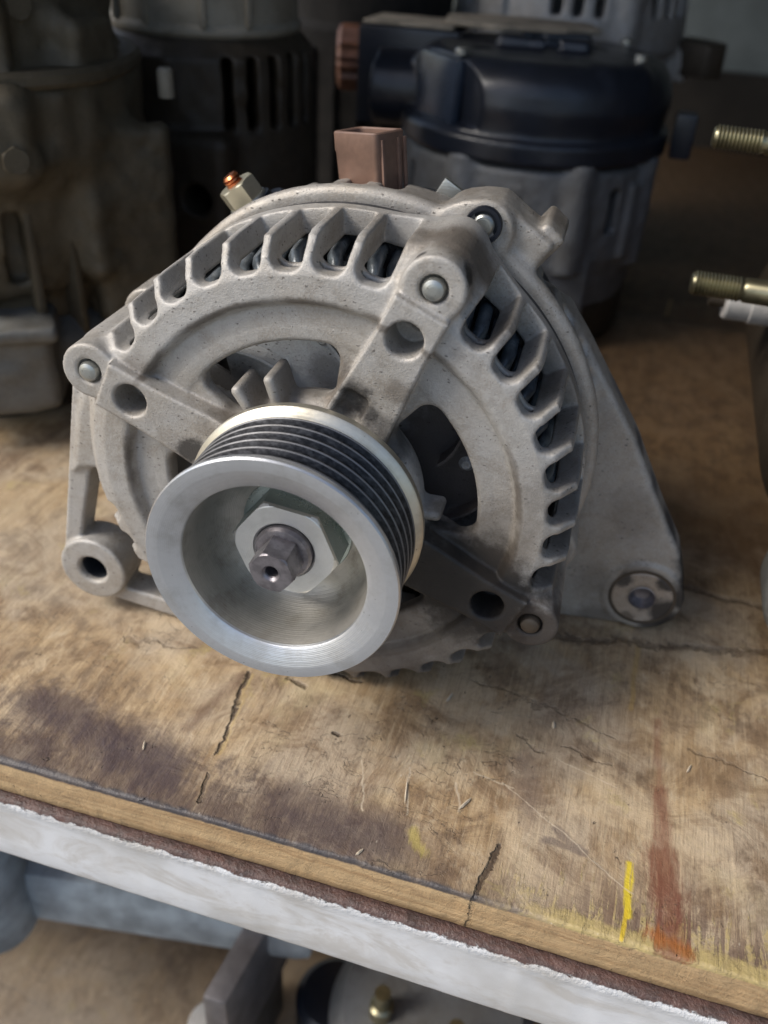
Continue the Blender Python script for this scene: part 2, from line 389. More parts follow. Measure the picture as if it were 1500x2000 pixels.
# duller, dustier zinc for the inside of the cup
M_cup = zinc('dusty_zinc_cup', (0.50, 0.475, 0.43), 0.46, 0.5); M_cup.b.inputs['Metallic'].default_value = 0.6
M_groove = Mat('worn_belt_grooves', 0.35, 0.85)
_g = M_groove.noise(0.6, 4, 0.7, stretch=(1, 1, 3)); M_groove.color(M_groove.mix(_g.step(0.35, 0.75), (0.014, 0.014, 0.015), (0.055, 0.056, 0.06)))
M_groove.rough(_g*0.4+0.14); M_groove.bump(M_groove.noise(1.6, 2), 0.05, 0.6)
M_crest = zinc('polished_rib_crest', (0.16, 0.16, 0.165), 0.38)
M_flange = zinc('yellow_passivated_flange', (0.64, 0.60, 0.50), 0.33, 0.35)
M_nut = zinc('zinc_nut', (0.33, 0.39, 0.38), 0.24, 0.2)
M_nutface = zinc('zinc_nut_face', (0.72, 0.72, 0.69), 0.42, 0.2)
M_shaft = plain('dark_shaft_steel', (0.27, 0.25, 0.26), 0.42, 0.8, 0.06, 0.9, 0.4, 0.3)
M_pad = cast('scratched_pad', (0.40, 0.34, 0.28), specks=1.0, grime=0.6, stains_shade=[((8, -4, -47), 7.5, 0.5, 7, 0.92, BLK), ((-7, 6, -47), 4, 0.5, 5, 0.85, BLK), ((6, 7, -47), 4, 0.5, 5, 0.9, BLK), ((0, 0, -47), 5.5, 0.4, 4, 0.6, (0.05, 0.04, 0.035)), ((-3, -8, -47), 3, 0.5, 4, 0.7, BRN)])
M_liner = plain('dark_hole_liner', (0.10, 0.11, 0.13), 0.35, 0.8, 0.05)  # dark tone standing for shade inside the left lug hole
M_bolt = zinc('through_bolt_zinc', (0.45, 0.46, 0.43), 0.3)
M_boltdark = plain('greasy_bolt', (0.10, 0.08, 0.06), 0.5, 0.5, 0.1)
M_stator = plain('stator_iron', (0.055, 0.055, 0.06), 0.5, 0.4, 0.1, 0.7, 0.5, 0.2)
M_wind = plain('varnished_winding', (0.13, 0.15, 0.165), 0.3, 0.1, 0.2, 0.6, 0.5, 0.25)
M_fan = cast('fan_plate_grey', (0.36, 0.375, 0.39), specks=1.0, grime=0.3, metal=0.2, stains_shade=[(sp_(32, 14, -14), 25, 0.5, 14, 0.93, (0.028, 0.020, 0.018)), (sp_(30, 150, -14), 14, 0.5, 8, 0.9, (0.03, 0.026, 0.024)), (sp_(26, 95, -14), 7, 0.6, 6, 0.6, (0.08, 0.07, 0.06))])
M_inner = plain('rotor_dark', (0.03, 0.028, 0.027), 0.5, 0.3)
M_conn = plain('brown_connector_plastic', (0.21, 0.125, 0.09), 0.5, 0.0, 0.05, 0.8, 0.35, 0.08)
M_conndark = plain('connector_inside', (0.08, 0.045, 0.03), 0.6)
M_blkplastic = plain('black_plastic', (0.012, 0.015, 0.023), 0.34, 0.0, 0.1, 0.6, 0.3, 0.05)
M_ynut = plain('pale_yellow_zinc', (0.60, 0.56, 0.42), 0.35, 0.7)
M_copper = plain('copper_stud', (0.55, 0.19, 0.08), 0.3, 0.9)
M_yzinc = plain('yellow_zinc', (0.33, 0.30, 0.19), 0.32, 0.9, 0.04, 0.5, 0.4, 0.12)

# ------------------------------------------------------------------ main alternator
ALT = Matrix(((0.9991, -0.0008, 0.0414, 0), (0.0414, 0.0183, -0.9990, 0), (0.0, 0.9998, 0.0183, 62*S), (0, 0, 0, 1)))
alt = thing('alternator', 'large silver cast aluminium alternator with ribbed belt pulley, lying on the wooden bench top', 'alternator', mat=ALT)
B = [156.2, 66.2, -23.9, -113.9]      # through bolt directions
MID = [111.4, 21.0, -68.9, -158.9]    # middles of the slotted quarters
def front_housing():
    v = Vol((-87, -76, -29), (74, 76, 9), 0.5)
    v.F[:] = f_rev([(41, -2.2, 2.2), (49.6, -2.2, 2.2), (50.9, 0.7, 2.0), (55.5, 0.5, 2.0), (58.2, -0.5, 2.0), (60.2, -3.2, 2.0), (61.0, -8, 1.9), (61.3, -27, 1.9)], 2, 0, 0)(
        *v._r(None)[1:]).astype(np.float32)
    # floor of the inner disc (windows cut from it), deep fin ring
    v.add(lambda X, Y, Z: np.maximum(L2(X, Y)-43, np.abs(Z+2.6)-2.4)+0*Z, None, 0.8)
    def ring(X, Y, Z):
        r = L2(X, Y); a = np.abs(r-60.2)-2.6; b = np.abs(Z+15)-12.0
        return np.maximum(a, b)
    v.add(ring, None, 1.2)
    for m in MID:
        v.cut(f_sector(m-28.5, m+28.5, 26.0, 39.6, -12, 12, 4.0), None, 1.4)
    v.add(f_cyl((0, 0), 25.5, -8, 1.5, 1.5), None, 1.5)
    v.add(f_cyl((0, 0), 21, -8, 7.2, 1.5), None, 3.0)
    for b in B:      # bosses with their tent shaped webs
        rb = 62 if b > -100 else 54.5
        c = (rb*math.cos(R_(b)), rb*math.sin(R_(b)))
        bb = ((c[0]-22, c[1]-22, -29), (c[0]+22, c[1]+22, 9))
        v.add(f_cyl(c, 7.0, -28, 3.4, 0.6), bb, 2.5)
        for sgn in (-1, 1):
            q = (51.5*math.cos(R_(b+sgn*25)), 51.5*math.sin(R_(b+sgn*25)))
            if b > 0 and (sgn > 0 or b < 100): v.add(f_cap(c, q, 6.9, 12.0, -28, -3.6, 3.0), None, 1.5)
    v.cut(lambda X, Y, Z: np.maximum(np.abs(L2(X, Y)-42.4)-15.0, np.abs(Z+25)-19.6)+0*Z, None, 1.0)
    # cooling slots
    for m in MID:
        for k in range(8):
            th = m+(k-3.5)*9.35
            c = (64*math.cos(R_(th)), 64*math.sin(R_(th)))
            if m < -150 and k < 3: continue
            v.cut(f_rbox(th, 56.2 if m > -150 else 57.0, 78, 3.85 if m > -150 else 3.2, -24.4, 12, 2.9, fan=60), ((c[0]-12, c[1]-12, -22), (c[0]+12, c[1]+12, 9)), 0.55)
            if k in (0, 7): continue
    # arms
    for i, b in enumerate(B):
        ct, st = math.cos(R_(b)), math.sin(R_(b))
        bb = ((min(10*ct, 62*ct)-12, min(10*st, 62*st)-12, -10), (max(10*ct, 62*ct)+12, max(10*st, 62*st)+12, 9))
        def arm(X, Y, Z, ct=ct, st=st):
            u = X*ct+Y*st; w_ = np.abs(-X*st+Y*ct)
            hw = 6.4+np.clip((46-u)/30, 0, 1)*2.2
            top = 5.5+np.clip((30-u)/12, 0, 1)*1.6
            a = np.maximum(np.abs(u-35)-22.6+0.5, w_-hw+0.5); d = Z-top+0.5; e = -9-Z
            a2 = np.maximum(a, 0)
            return np.maximum(np.maximum(np.minimum(np.maximum(a, d), 0)+L2(a2, np.maximum(d, 0))-0.5, e), -99)
        v.add(arm, bb, 0.6)
        h = (49.8*ct, 49.8*st)
        v.cut(f_cyl(h, 4.15, -4.6, 14, 0.3), ((h[0]-7, h[1]-7, -9), (h[0]+7, h[1]+7, 9)), 0.5)
        if i == 1: v.cut(f_rbox(b, 24, 33.0, 3.1, 3.4, 14, 1.6, c=(-3.0*st, 3.0*ct)), ((30*ct-12, 30*st-12, 1), (30*ct+12, 30*st+12, 9)), 0.9)
        p = (62*ct, 62*st)
        v.cut(f_cyl(p, 3.1, 1.0, 14, 0.2), ((p[0]-6, p[1]-6, 0), (p[0]+6, p[1]+6, 9)), 0.5)
    # guide fins in the windows
    for th in (124.0, 108.5, 2, -62):
        c = (30*math.cos(R_(th)), 30*math.sin(R_(th)))
        v.add(f_rbox(th, 22, 34.0 if th > 50 else 31.5, 1.35, -6, 6.0 if th > 50 else 3, 1.25), ((c[0]-12, c[1]-12, -8), (c[0]+12, c[1]+12, 9)), 1.6)
    # left adjustment lug and its truss
    v.add(f_cap((-64.5, 22), (-79.2, -44), 4.2, 2.4, -17.5, -9.5, 0.8), ((-90, -60, -29), (-50, 40, 0)), 2.0)
    v.add(f_poly([(-54, 24), (-64, 20), (-69.5, 6), (-73.5, -13), (-70, -11.5), (-66, -11), (-60, -14), (-58, -12), (-58, 10)], -19, -8.0, 2.0), ((-90, -40, -29), (-45, 40, 0)), 2.0)
    v.add(f_cyl((-71.6, -46.4), 10.4, -19, -7.5, 0.7), ((-87, -62, -29), (-55, -30, 0)), 1.0)
    v.add(f_cap((-72, -54.5), (-38, -59), 2.6, 3.0, -19, -10, 0.8), ((-87, -66, -29), (-25, -45, 0)), 1.5)
    v.cut(f_cyl((-71.6, -46.4), 4.3, -40, 10, 0.2), ((-80, -55, -29), (-63, -37, 0)), 0.7)
    v.cut(lambda X, Y, Z: L2(X+71.6, Y+46.4)-(3.2+(Z+9.5)*0.8), ((-80, -55, -9.5), (-63, -37, 0)), 0.3)
    v.cut(f_cyl((0, 0), 12, -20, 20), None, 0.5)
    v.F = smax(v.F, -61.7-v._r(None)[2]+0*v.F, 1.0).astype(np.float32)
    v.grain(0.008, 1.4); v.grain(0.012, 6)
    return v.build('front_housing', alt, [M_front])
front_housing()
def rear_housing():
    v = Vol((-72, -73, -74), (104, 80, -31), 0.75)
    X, Y, Z = v._r(None)[1:]; X = np.where(X < 0, X*(1+0.075*np.clip(-X/40, 0, 1)), X); Y = np.where(Y < 0, Y*(1+0.07*np.clip(-Y/50, 0, 1)), Y)
    v.F[:] = f_rev([(62.6, -34.2, 2.3), (64.0, -34.2, 2.3), (62.4, -37.8, 2.0), (61.6, -52, 2.0), (59, -60, 2.2), (53, -66, 2.2), (20, -67, 2.2)], 2, 0, 0)(X, Y, Z).astype(np.float32)
    for m in (95, 120, 35, 10, -70):      # windows round the back half
        for k in (-1, 0, 1): v.cut(f_rbox(m+k*8.5, 56, 80, 2.6, -62, -44, 1.8), None, 0.8)
    for b in B:
        rb = 63.5 if b > -100 else 54
        c = (rb*math.cos(R_(b)), rb*math.sin(R_(b)))
        v.add(f_cyl(c, 7.8, -46, -31.9, 0.8), ((c[0]-14, c[1]-14, -74), (c[0]+14, c[1]+14, -31)), 2.5)
    v.add(f_cyl((66.8*math.cos(R_(63.5)), 66.8*math.sin(R_(63.5))), 7.0, -46, -31.9, 0.8), ((10, 45, -74), (45, 79, -30)), 2.0)
    v.add(f_poly([(-55, 20), (-66, 0), (-76, -30), (-80, -46), (-72, -58), (-45, -59), (-30, -40)], -62, -50, 2), None, 2.5)  # added plate behind the left opening, blocks light to keep it dark
    # clamp ear beside the upper right bolt
    v.add(f_rbox(57.5, 60, 73.5, 8.5, -48, -34, 1.4), ((20, 40, -60), (62, 80, -31)), 2.0)
    v.add(f_rbox(52.5, 66, 76, 3.2, -55, -36, 1.0), ((20, 40, -60), (66, 80, -31)), 1.0)
    # mounting arm to the right
    arm = [(40, 40), (52, 37.5), (58.5, 29), (76.5, 3), (87.5, -17), (96, -31), (99.5, -41), (96, -56), (89, -60.2), (66, -62.6), (50, -58), (40, -30)]
    v.add(f_poly(arm, -60, -48.5, 1.6), None, 2.5)
    v.add(f_cyl((88.6, -48.2), 12.2, -60, -47.6, 1.0), None, 1.0)
    v.cut(f_cyl((88.6, -48.2), 4.0, -80, 0, 0.3), ((80, -58, -74), (98, -38, -31)), 0.5)
    cc = f_cyl((88.6, -48.2), 9.6, -80, 0, 0.2); ci = f_cyl((88.6, -48.2), 9.0, -80, 0, 0.2)
    v.cut(lambda X, Y, Z: np.maximum(np.maximum(cc(X, Y, Z), -ci(X, Y, Z)), -47.9-Z), ((75, -62, -50), (102, -34, -31)), 0.4)
    v.cut(f_box((81.2, -60, -48.3), (82.2, -36, -30), 0.2), ((78, -62, -50), (86, -34, -31)), 0.4)
    v.F = smax(v.F, -61.7-v._r(None)[2]+0*v.F, 1.0).astype(np.float32)
    v.grain(0.03, 2.2); v.grain(0.04, 7)
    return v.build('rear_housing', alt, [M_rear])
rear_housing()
prof_lathe('stator_ring', [(47.5, -32), (62.2, -32.5), (62.6, -32.2), (62.6, -29.6), (61.4, -29.2), (61.4, -26.6), (47.5, -26.6)], alt, [M_stator], 128, close=True)
# winding end: a fat ring of bent copper loops
def winding():
    V_, F_ = [], []
    n = 72
    for i in range(n):
        a = 2*math.pi*i/n; ca, sa = math.cos(a), math.sin(a)
        path = [(48.5, -27), (49, -17), (50.2, -13.5), (52.4, -13.0), (54.4, -16), (55, -27)]
        off = len(V_)
        for k, (r, z) in enumerate(path):
            aa = a+(k-2.5)*0.02; cx, cy = r*math.cos(aa), r*math.sin(aa)
            for j in range(6):
                t = 2*math.pi*j/6; w_ = 1.9
                V_.append((cx+w_*(math.cos(t)*-math.sin(aa)), cy+w_*(math.cos(t)*math.cos(aa)), z+w_*math.sin(t)*(1 if 0 < k < 5 else 0.3))
                          if 1 < k < 4 else (cx+w_*math.cos(t)*-math.sin(aa)+w_*math.sin(t)*math.cos(aa)*0.9, cy+w_*math.cos(t)*math.cos(aa)+w_*math.sin(t)*math.sin(aa)*0.9, z))
        for k in range(len(path)-1):
            for j in range(6):
                F_.append((off+k*6+j, off+k*6+(j+1) % 6, off+(k+1)*6+(j+1) % 6, off+(k+1)*6+j))
    return raw('winding', V_, F_, alt, [M_wind])
winding()
prof_lathe('rotor', [(0, -30), (47, -30), (47.5, -21), (44, -18.5), (12, -18.5), (12, -9), (9.5, -8), (9.5, 3), (0, 3)], alt, [M_inner], 96)
# internal fan: plate with spiral blades
def fan():
    bm = bmesh.new()
    n = 11
    pts = []
    for i in range(n*12):
        a = 2*math.pi*i/(n*12)+0.25; ph = (i % 12)/12
        r = 45.5-(13*max(0, (ph-0.60)/0.40)**0.8 if ph > 0.60 else 0)
        pts.append((r*math.cos(a), r*math.sin(a)))
    for z in (-15.2, -14.2):
        pass
    lo = [bm.verts.new((x*S, y*S, -15.4*S)) for x, y in pts]; hi = [bm.verts.new((x*S, y*S, -14.2*S)) for x, y in pts]
    li = [bm.verts.new((13*S*math.cos(2*math.pi*i/len(pts)+.25), 13*S*math.sin(2*math.pi*i/len(pts)+.25), -15.4*S)) for i in range(len(pts))]
    hi2 = [bm.verts.new((v.co.x, v.co.y, -14.2*S)) for v in li]
    m = len(pts)
    for i in range(m):
        j = (i+1) % m
        bm.faces.new([lo[j], lo[i], li[i], li[j]]); bm.faces.new([hi[i], hi[j], hi2[j], hi2[i]])
        bm.faces.new([lo[i], lo[j], hi[j], hi[i]])
    o = bm_obj('fan', bm, alt, [M_fan], True, 30)
    for i in range(n):          # blades stand on the plate
        V_, F_ = [], []
        for k in range(7):
            t = k/6; r = 29+15.5*t; a = 2*math.pi*(i+0.08)/n+0.25+0.42*(t**1.3)
            for dz, dr in ((-14.3, -0.45), (-8.6, -0.45), (-8.6, 0.45), (-14.3, 0.45)):
                aa = a+dr/r; V_.append((r*math.cos(aa), r*math.sin(aa), dz))
        for k in range(6):
            for j in range(4): F_.append((k*4+j, k*4+(j+1) % 4, (k+1)*4+(j+1) % 4, (k+1)*4+j))
        F_ += [(3, 2, 1, 0), (24, 25, 26, 27)]
        raw('fan_blade', V_, F_, o, [M_fan], False)
    for th, r in ((96, 35), (12, 35), (-40, 34), (56, 30)):       # pressed dimples in the plate
        prof_lathe('dimple', [(0, -13.6), (0.5, -13.2), (1.1, -13.2), (1.7, -13.9), (2.1, -14.3)], o, [M_fan], 20, loc=(r*math.cos(R_(th)), r*math.sin(R_(th)), 0))
fan()
# pulley
pu = prof_lathe('pulley', [(8, 8.4), (28.2, 8.4), (28.9, 8.9), (29.0, 10.9), (28.6, 11.5), (26.6, 12.6)], alt, [M_flange], 160)
g = []
z = 12.6
g.append((26.6, 12.6))
for k in range(6):
    c = 14.1+k*3.4
    g += [(25.3, c-1.45), (27.35, c-0.42)]
    if k < 6: g += [(27.65, c-0.18), (27.65, c+0.18), (27.35, c+0.42), (25.3, c+1.45)]
g += [(25.2, 32.0), (26.4, 32.6)]
prof_lathe('belt_groove', g, pu, [M_groove], 160, angle=20)
for k in range(6):
    c = 14.1+k*3.4
    prof_lathe('rib_crest', [(27.55, c-0.27), (27.78, c-0.10), (27.78, c+0.10), (27.55, c+0.27)], pu, [M_crest], 160)
prof_lathe('pulley_rim', [(26.4, 32.6), (28.6, 33.0), (29.0, 33.4), (29.0, 34.5), (28.7, 34.95), (26.3, 35.0), (25.9, 34.85), (22.0, 33.5), (21.4, 33.0), (21.25, 32.4)], pu, [M_pulley], 160, angle=32)
prof_lathe('pulley_cup', [(21.25, 32.4), (21.1, 30), (20.9, 26), (20.4, 22.5), (19.2, 19.2), (17.2, 17.0), (14.6, 15.8), (13, 15.4), (6, 15.3)], pu, [M_cup], 160, angle=40)
# nut with chamfered corners, built by intersecting a hexagon with a cone
def hexnut(name, rc, z0, z1, cham, start, parent, mats, hole=0, n=60, flat_cham=True):
    prof = []
    def rad(a, lim):
        q = (math.degrees(a)-start) % 60-30; return min(rc*math.cos(R_(30))/math.cos(R_(q)), lim)
    bm = bmesh.new(); rings = []
    levels = [(z0, 99), (z1-cham*1.3, 99), (z1-cham*0.65, rc-cham*0.35), (z1-0.15, rc-cham*1.0), (z1, rc-cham*1.35)]
    for zz, lim in levels:
        rings.append([bm.verts.new((rad(2*math.pi*i/n+R_(start), lim)*S*math.cos(2*math.pi*i/n+R_(start)), rad(2*math.pi*i/n+R_(start), lim)*S*math.sin(2*math.pi*i/n+R_(start)), zz*S)) for i in range(n)])
    if hole:
        for zz, rr in ((z1, hole+0.5), (z1-0.5, hole), (z0, hole)):
            rings.append([bm.verts.new((rr*S*math.cos(2*math.pi*i/n+R_(start)), rr*S*math.sin(2*math.pi*i/n+R_(start)), zz*S)) for i in range(n)])
    for k, (a, b) in enumerate(zip(rings[:-1], rings[1:])):
        for i in range(n):
            f = bm.faces.new([a[i], a[(i+1) % n], b[(i+1) % n], b[i]]); f.material_index = 0 if (k == 0 or len(mats) < 2) else 1
    if not hole: bm.faces.new(rings[-1])
    return bm_obj(name, bm, parent, mats, True, 18)
nut = hexnut('pulley_nut', 12.75, 16.0, 25.3, 0.9, -7, alt, [M_nut, M_nutface], hole=6.9)
prof_lathe('nut_collar', [(13.4, 15.2), (13.2, 16.1), (12.2, 16.4), (7, 16.4)], nut, [M_nut], 64)
sh = prof_lathe('shaft', [(6.75, 15), (6.75, 25.9), (6.2, 26.7), (5.6, 26.9), (4.8, 27.0), (0, 27.0)], alt, [M_shaft], 64)
hexnut('shaft_hexagon', 5.35, 26.4, 34.0, 0.45, -10, sh, [M_shaft], hole=1.55)
prof_lathe('centre_hole', [(2.25, 34.03), (1.5, 33.2), (1.45, 29), (0, 27.5)], sh, [M_shaft], 32)
# through bolts
for i, b in enumerate(B[:3]):
    p = (62*math.cos(R_(b)), 62*math.sin(R_(b)), 0)
    prof_lathe('through_bolt', [(2.5, 0.2), (2.5, 3.2), (2.2, 4.0), (1.5, 4.4), (0.8, 4.5), (0, 4.5)], alt, [M_bolt if i < 2 else M_boltdark], 32, loc=p)
for i, b in enumerate(B):
    rb = 63.5 if b > -100 else 54
    p = (rb*math.cos(R_(b)), rb*math.sin(R_(b)), 0)
    prof_lathe('bolt_shank', [(2.5, -46), (2.5, -24)], alt, [M_boltdark], 20, loc=p)
# black ring paints the dark hole round the bolt in the rear ear
p = (68.0*math.cos(R_(64.2)), 68.0*math.sin(R_(64.2)), 0.3)
o = prof_lathe('bolt_hole_ring', [(0, -31.7), (3.3, -31.7), (3.4, -30.7), (4.2, -30.7), (4.4, -31.1), (4.4, -40)], alt, [M_blkplastic], 32, loc=p)
prof_lathe('bolt_end', [(0, -30.4), (2.0, -30.6), (2.6, -31.2), (2.6, -33)], o, [M_bolt], 24)
prof_lathe('lug_hole_liner', [(4.6, -8.6), (4.25, -9.6), (4.1, -10.2), (4.1, -23), (0, -23.2)], alt, [M_liner], 40, loc=(-71.6, -46.4, 0))  # closed dark liner added to keep the lug hole dark
prof_lathe('machined_pad', [(4.1, -47.3), (8.6, -47.2), (9.0, -47.5), (9.0, -49)], alt, [M_pad], 64, loc=(88.6, -48.2, 0))
prof_lathe('pad_groove', [(8.8, -47.5), (10.0, -47.5)], alt, [M_boltdark], 64, loc=(88.6, -48.2, 0))
# bushing in the right lug
o = prof_lathe('steel_bushing', [(0, -50.5), (2.2, -50.0), (3.3, -48.6), (3.8, -47.2), (4.3, -47.4), (4.3, -58)], alt, [M_shaft], 32, loc=(88.6, -48.2, 0))
# rear cover, connector and output terminal
rc = prof_lathe('rear_cover', [(0, -92), (44, -92), (51, -90), (55, -85), (56.5, -78), (57.5, -70), (57.5, -64)], alt, [M_blkplastic], 96, angle=40)
def connector():
    bm = bmesh.new()
    # open shell with rounded corners; local box 18.6 x 12.5, height 31
    def ring(hx, hy, z, r=1.6, n=5, tap=0):
        out = []
        for cx, cy, a0 in ((hx-r, hy-r, 0), (-hx+r, hy-r, 90), (-hx+r, -hy+r, 180), (hx-r, -hy+r, 270)):
            for k in range(n): a = R_(a0+90*k/(n-1)); out.append(bm.verts.new(((cx+r*math.cos(a))*S, (cy+r*math.sin(a))*S, z*S)))
        return out
    R0 = [ring(8.6, 5.6, 0), ring(9.3, 6.3, 24), ring(9.5, 6.5, 24.4), ring(9.5, 6.5, 29.6), ring(9.2, 6.2, 30), ring(8.2, 5.2, 30), ring(7.9, 4.9, 29.6), ring(7.9, 4.9, 12)]
    for a, b in zip(R0[:-1], R0[1:]):
        for i in range(len(a)): bm.faces.new([a[i], a[(i+1) % len(a)], b[(i+1) % len(a)], b[i]])
    bm.faces.new(R0[-1])
    o = bm_obj('connector', bm, alt, [M_conn], True, 35)
    # placed in world terms: above the back of the body
    Wm = ALT.inverted() @ Matrix.Translation((-4.5*S, 55*S, 111*S)) @ Matrix.Rotation(R_(-27), 4, 'Z') @ Matrix.Rotation(R_(-8), 4, 'Y') @ Matrix.Scale(0.82, 4)
    o.matrix_local = Wm
    for x in (-3.5, 3.5, 6.2): box('rib', (9.1, x-1.0, 2), (10.1, x+0.2, 28), o, [M_conn], 0.2)
    box('latch', (-2.8, -7.6, 0), (2.8, -6.0, 9), o, [M_conn], 0.5)
    box('inner_wall', (-7.8, -0.5, 10), (7.8, 0.5, 26), o, [M_conndark], 0.2)
    return o
connector()
t = prof_lathe('terminal_insulator', [(0, -12), (10.5, -12), (10.5, -3.5), (9.5, -2.2), (7, -2), (6.6, 0), (0, 0)], alt, [M_blkplastic], 48)
t.matrix_local = ALT.inverted() @ Matrix.Translation((-41.5*S, 58*S, 112.5*S)) @ Matrix.Rotation(R_(-34), 4, 'Y') @ Matrix.Rotation(R_(12), 4, 'X')
n1 = hexnut('terminal_nut', 5.6, 0.3, 6.2, 0.5, 10, t, [M_ynut]); prof_lathe('washer', [(0, 0.9), (5.6, 0.9), (5.8, 0.5), (5.8, -0.2), (0, -0.2)], t, [M_bolt], 32)
prof_lathe('copper_stud', [(2.4, 5), (2.4, 6.6), (2.1, 6.9), (2.4, 7.2), (2.4, 7.6), (2.1, 7.9), (2.4, 8.2), (1.8, 8.9), (0, 9.0)], t, [M_copper], 24, mod=lambda r, z, a: r+0.12*math.sin(8*z+a))
# small parts standing on the rear housing shoulder
q = box('connector_clip', (-4, -1.2, -4), (4, 1.2, 5), alt, [M_bolt], 0.8); q.matrix_local = ALT.inverted() @ Matrix.Translation((14*S, 58*S, 121*S)) @ Matrix.Rotation(R_(30), 4, 'Y') @ Matrix.Scale(0.8, 4)

# ------------------------------------------------------------------ workbench
def wood(yoff=0, tint=None):
    m = Mat('stained_plywood', 0.62, 0.0)
    x, y = m.x, m.y+yoff
    N = m.noise
    gl = N(0.36, 6, 0.68, 0.35, (1.0, 0.07, 1)); gf = N(1.5, 5, 0.7, 0.3, (1.0, 0.06, 1)); big = N(0.022, 5, 0.6, 0.6)
    blot = N(0.045, 7, 0.72, 1.0, off=(7, 3, 0)); wob = N(0.22, 5, 0.7, 0.5, off=(2, 8, 0)); strk = N(0.55, 6, 0.72, 0.8, (1, 0.14, 1), off=(5, 1, 0))
    mot = N(0.14, 6, 0.75, 0.2, (1.0, 0.55, 1), off=(20, 3, 0))
    c = m.mix(gl.step(0.32, 0.70), (0.50, 0.365, 0.215), (0.34, 0.225, 0.115))
    c = m.mix(big.step(0.40, 0.62)*0.8, c, (0.42, 0.34, 0.25))
    c = m.mix(blot.step(0.46, 0.64)*0.75, c, (0.20, 0.125, 0.068))
    c = m.mix(mot.step(0.50, 0.68)*0.6, c, (0.14, 0.092, 0.055))
    c = m.mix(N(0.028, 5, 0.7, 0.6, off=(0, 60, 0)).step(0.50, 0.60)*mot.step(0.35, 0.6)*0.55, c, (0.13, 0.085, 0.055))
    c = m.mix(N(0.033, 5, 0.65, 0.6, off=(0, 90, 0)).step(0.52, 0.62)*0.55, c, (0.60, 0.47, 0.31))
    c = m.mix(mot.step(0.46, 0.30)*0.45, c, (0.56, 0.47, 0.34))
    c = m.mix(gf.step(0.48, 0.72)*0.48, c, (0.15, 0.10, 0.06))
    c = m.mix(N(0.9, 5, 0.7, 0.2, (1.0, 0.05, 1), off=(8, 0, 0)).step(0.52, 0.70)*0.35, c, (0.58, 0.46, 0.30))
    c = m.mix(N(0.035, 4, 0.6, off=(40, 0, 0)).step(0.55, 0.75)*0.40, c, (0.56, 0.46, 0.27))
    c = m.mix(N(0.06, 5, 0.7, 0.5, off=(60, 0, 0)).step(0.60, 0.70)*0.45, c, (0.45, 0.36, 0.14))
    # darker brown towards the rear of the top
    rear = (y+x*0.25+(blot-0.5)*110).step(58, 150)
    c = m.mix(rear*0.86, c, (0.095, 0.052, 0.023))
    c = m.mix((y+(wob-0.5)*70).step(90, 190)*mot.step(0.42, 0.62)*0.6, c, (0.045, 0.029, 0.018))
    c = m.mix((y).step(120, 300)*0.35, c, (0.13, 0.075, 0.035))
    c = m.mix((y*-1+(strk-0.5)*40).step(-50, -10)*0+m.seg((-60, 20), (-120, 30), 40, 0.9, blot, 60)*0.25, c, (0.52, 0.44, 0.33))
    # purple brown soaked patches along the left front edge
    b1 = (y*-1+(strk-0.5)*40+(wob-0.5)*34+(blot-0.5)*30).step(30, 52)*((x+(wob-0.5)*60).step(80, 10))
    c = m.mix(b1*(mot*0.8+0.45).clamp()*0.92, c, (0.070, 0.046, 0.042))
    b3 = m.seg((-66, -34), (-24, -44), 11, 0.8, wob, 16, 6).mx(m.seg((10, -44), (36, -46), 10, 0.8, strk, 14, 8)*0.8)
    c = m.mix(b3*0.75, c, (0.058, 0.040, 0.046))
    c = m.mix(m.seg((62, -12), (66, -28), 6, 0.95, wob, 8, 8)*0.5, c, (0.15, 0.11, 0.09))
    # yellow paint smears at the right front
    fl = (y*-1+(strk-0.5)*60+(wob-0.5)*18)
    sm = fl.step(47, 51)*(x+(wob-0.5)*40).step(55, 82)
    dk = (y*-1+(blot-0.5)*20).step(30, 50)*(x.step(60, 90))*strk.step(0.56, 0.44)
    c = m.mix(dk*0.72, c, (0.125, 0.080, 0.060))
    c = m.mix(sm*(N(0.5, 5, 0.7, off=(4, 4, 4)).step(0.38, 0.58))*0.72, c, (0.44, 0.34, 0.14))
    c = m.mix((y*-1+(wob-0.5)*5).step(50.5, 52.0)*x.step(66, 80)*0.7, c, (0.44, 0.34, 0.14))
    # red run down the right, orange at its foot
    red = m.seg((95.5, 14), (97.0, -20), 1.8, 0.95, strk, 2.6, 2)*0.6
    red = red.mx(m.seg((96.8, -10), (98.5, -30), 3.2, 0.8, strk, 6, 2)*0.8).mx(m.seg((98.2, -30), (101.5, -54), 6.0, 0.8, strk, 9, 2))
    c = m.mix(red*(mot+0.35).clamp()*0.88, c, (0.17, 0.052, 0.030))
    c = m.mix(m.seg((96.5, -50.5), (104, -52.5), 3.0, 0.9, strk, 7, 2)*0.7, c, (0.36, 0.12, 0.025))
    c = m.mix(m.seg((90.8, -34.5), (91.2, -48), 1.25, 0.6, strk, 2.2, 1.6)*gf.step(0.68, 0.52)*0.92, c, (0.66, 0.50, 0.03))
    c = m.mix(m.seg((90.8, -47), (90.3, -54), 0.6, 0.6, strk, 1.0, 1)*0.85, c, (0.66, 0.46, 0.03))
    c = m.mix(m.seg((40, -42), (44, -47), 2.2, 0.9, strk, 5, 3)*0.6, c, (0.45, 0.36, 0.10))
    # triangular oil mark, brown run, scratches
    c = m.mix(m.seg((71, -34.5), (80.5, -35), 1.8, 0.7, wob, 3, 3).mx(m.seg((73, -31), (77, -34), 1.8, 0.7, wob, 3, 3))*0.6, c, (0.13, 0.10, 0.09))
    c = m.mix(m.seg((-20, -8), (-25, -30), 3.2, 0.9, strk, 6, 4)*0.55, c, (0.15, 0.09, 0.06))
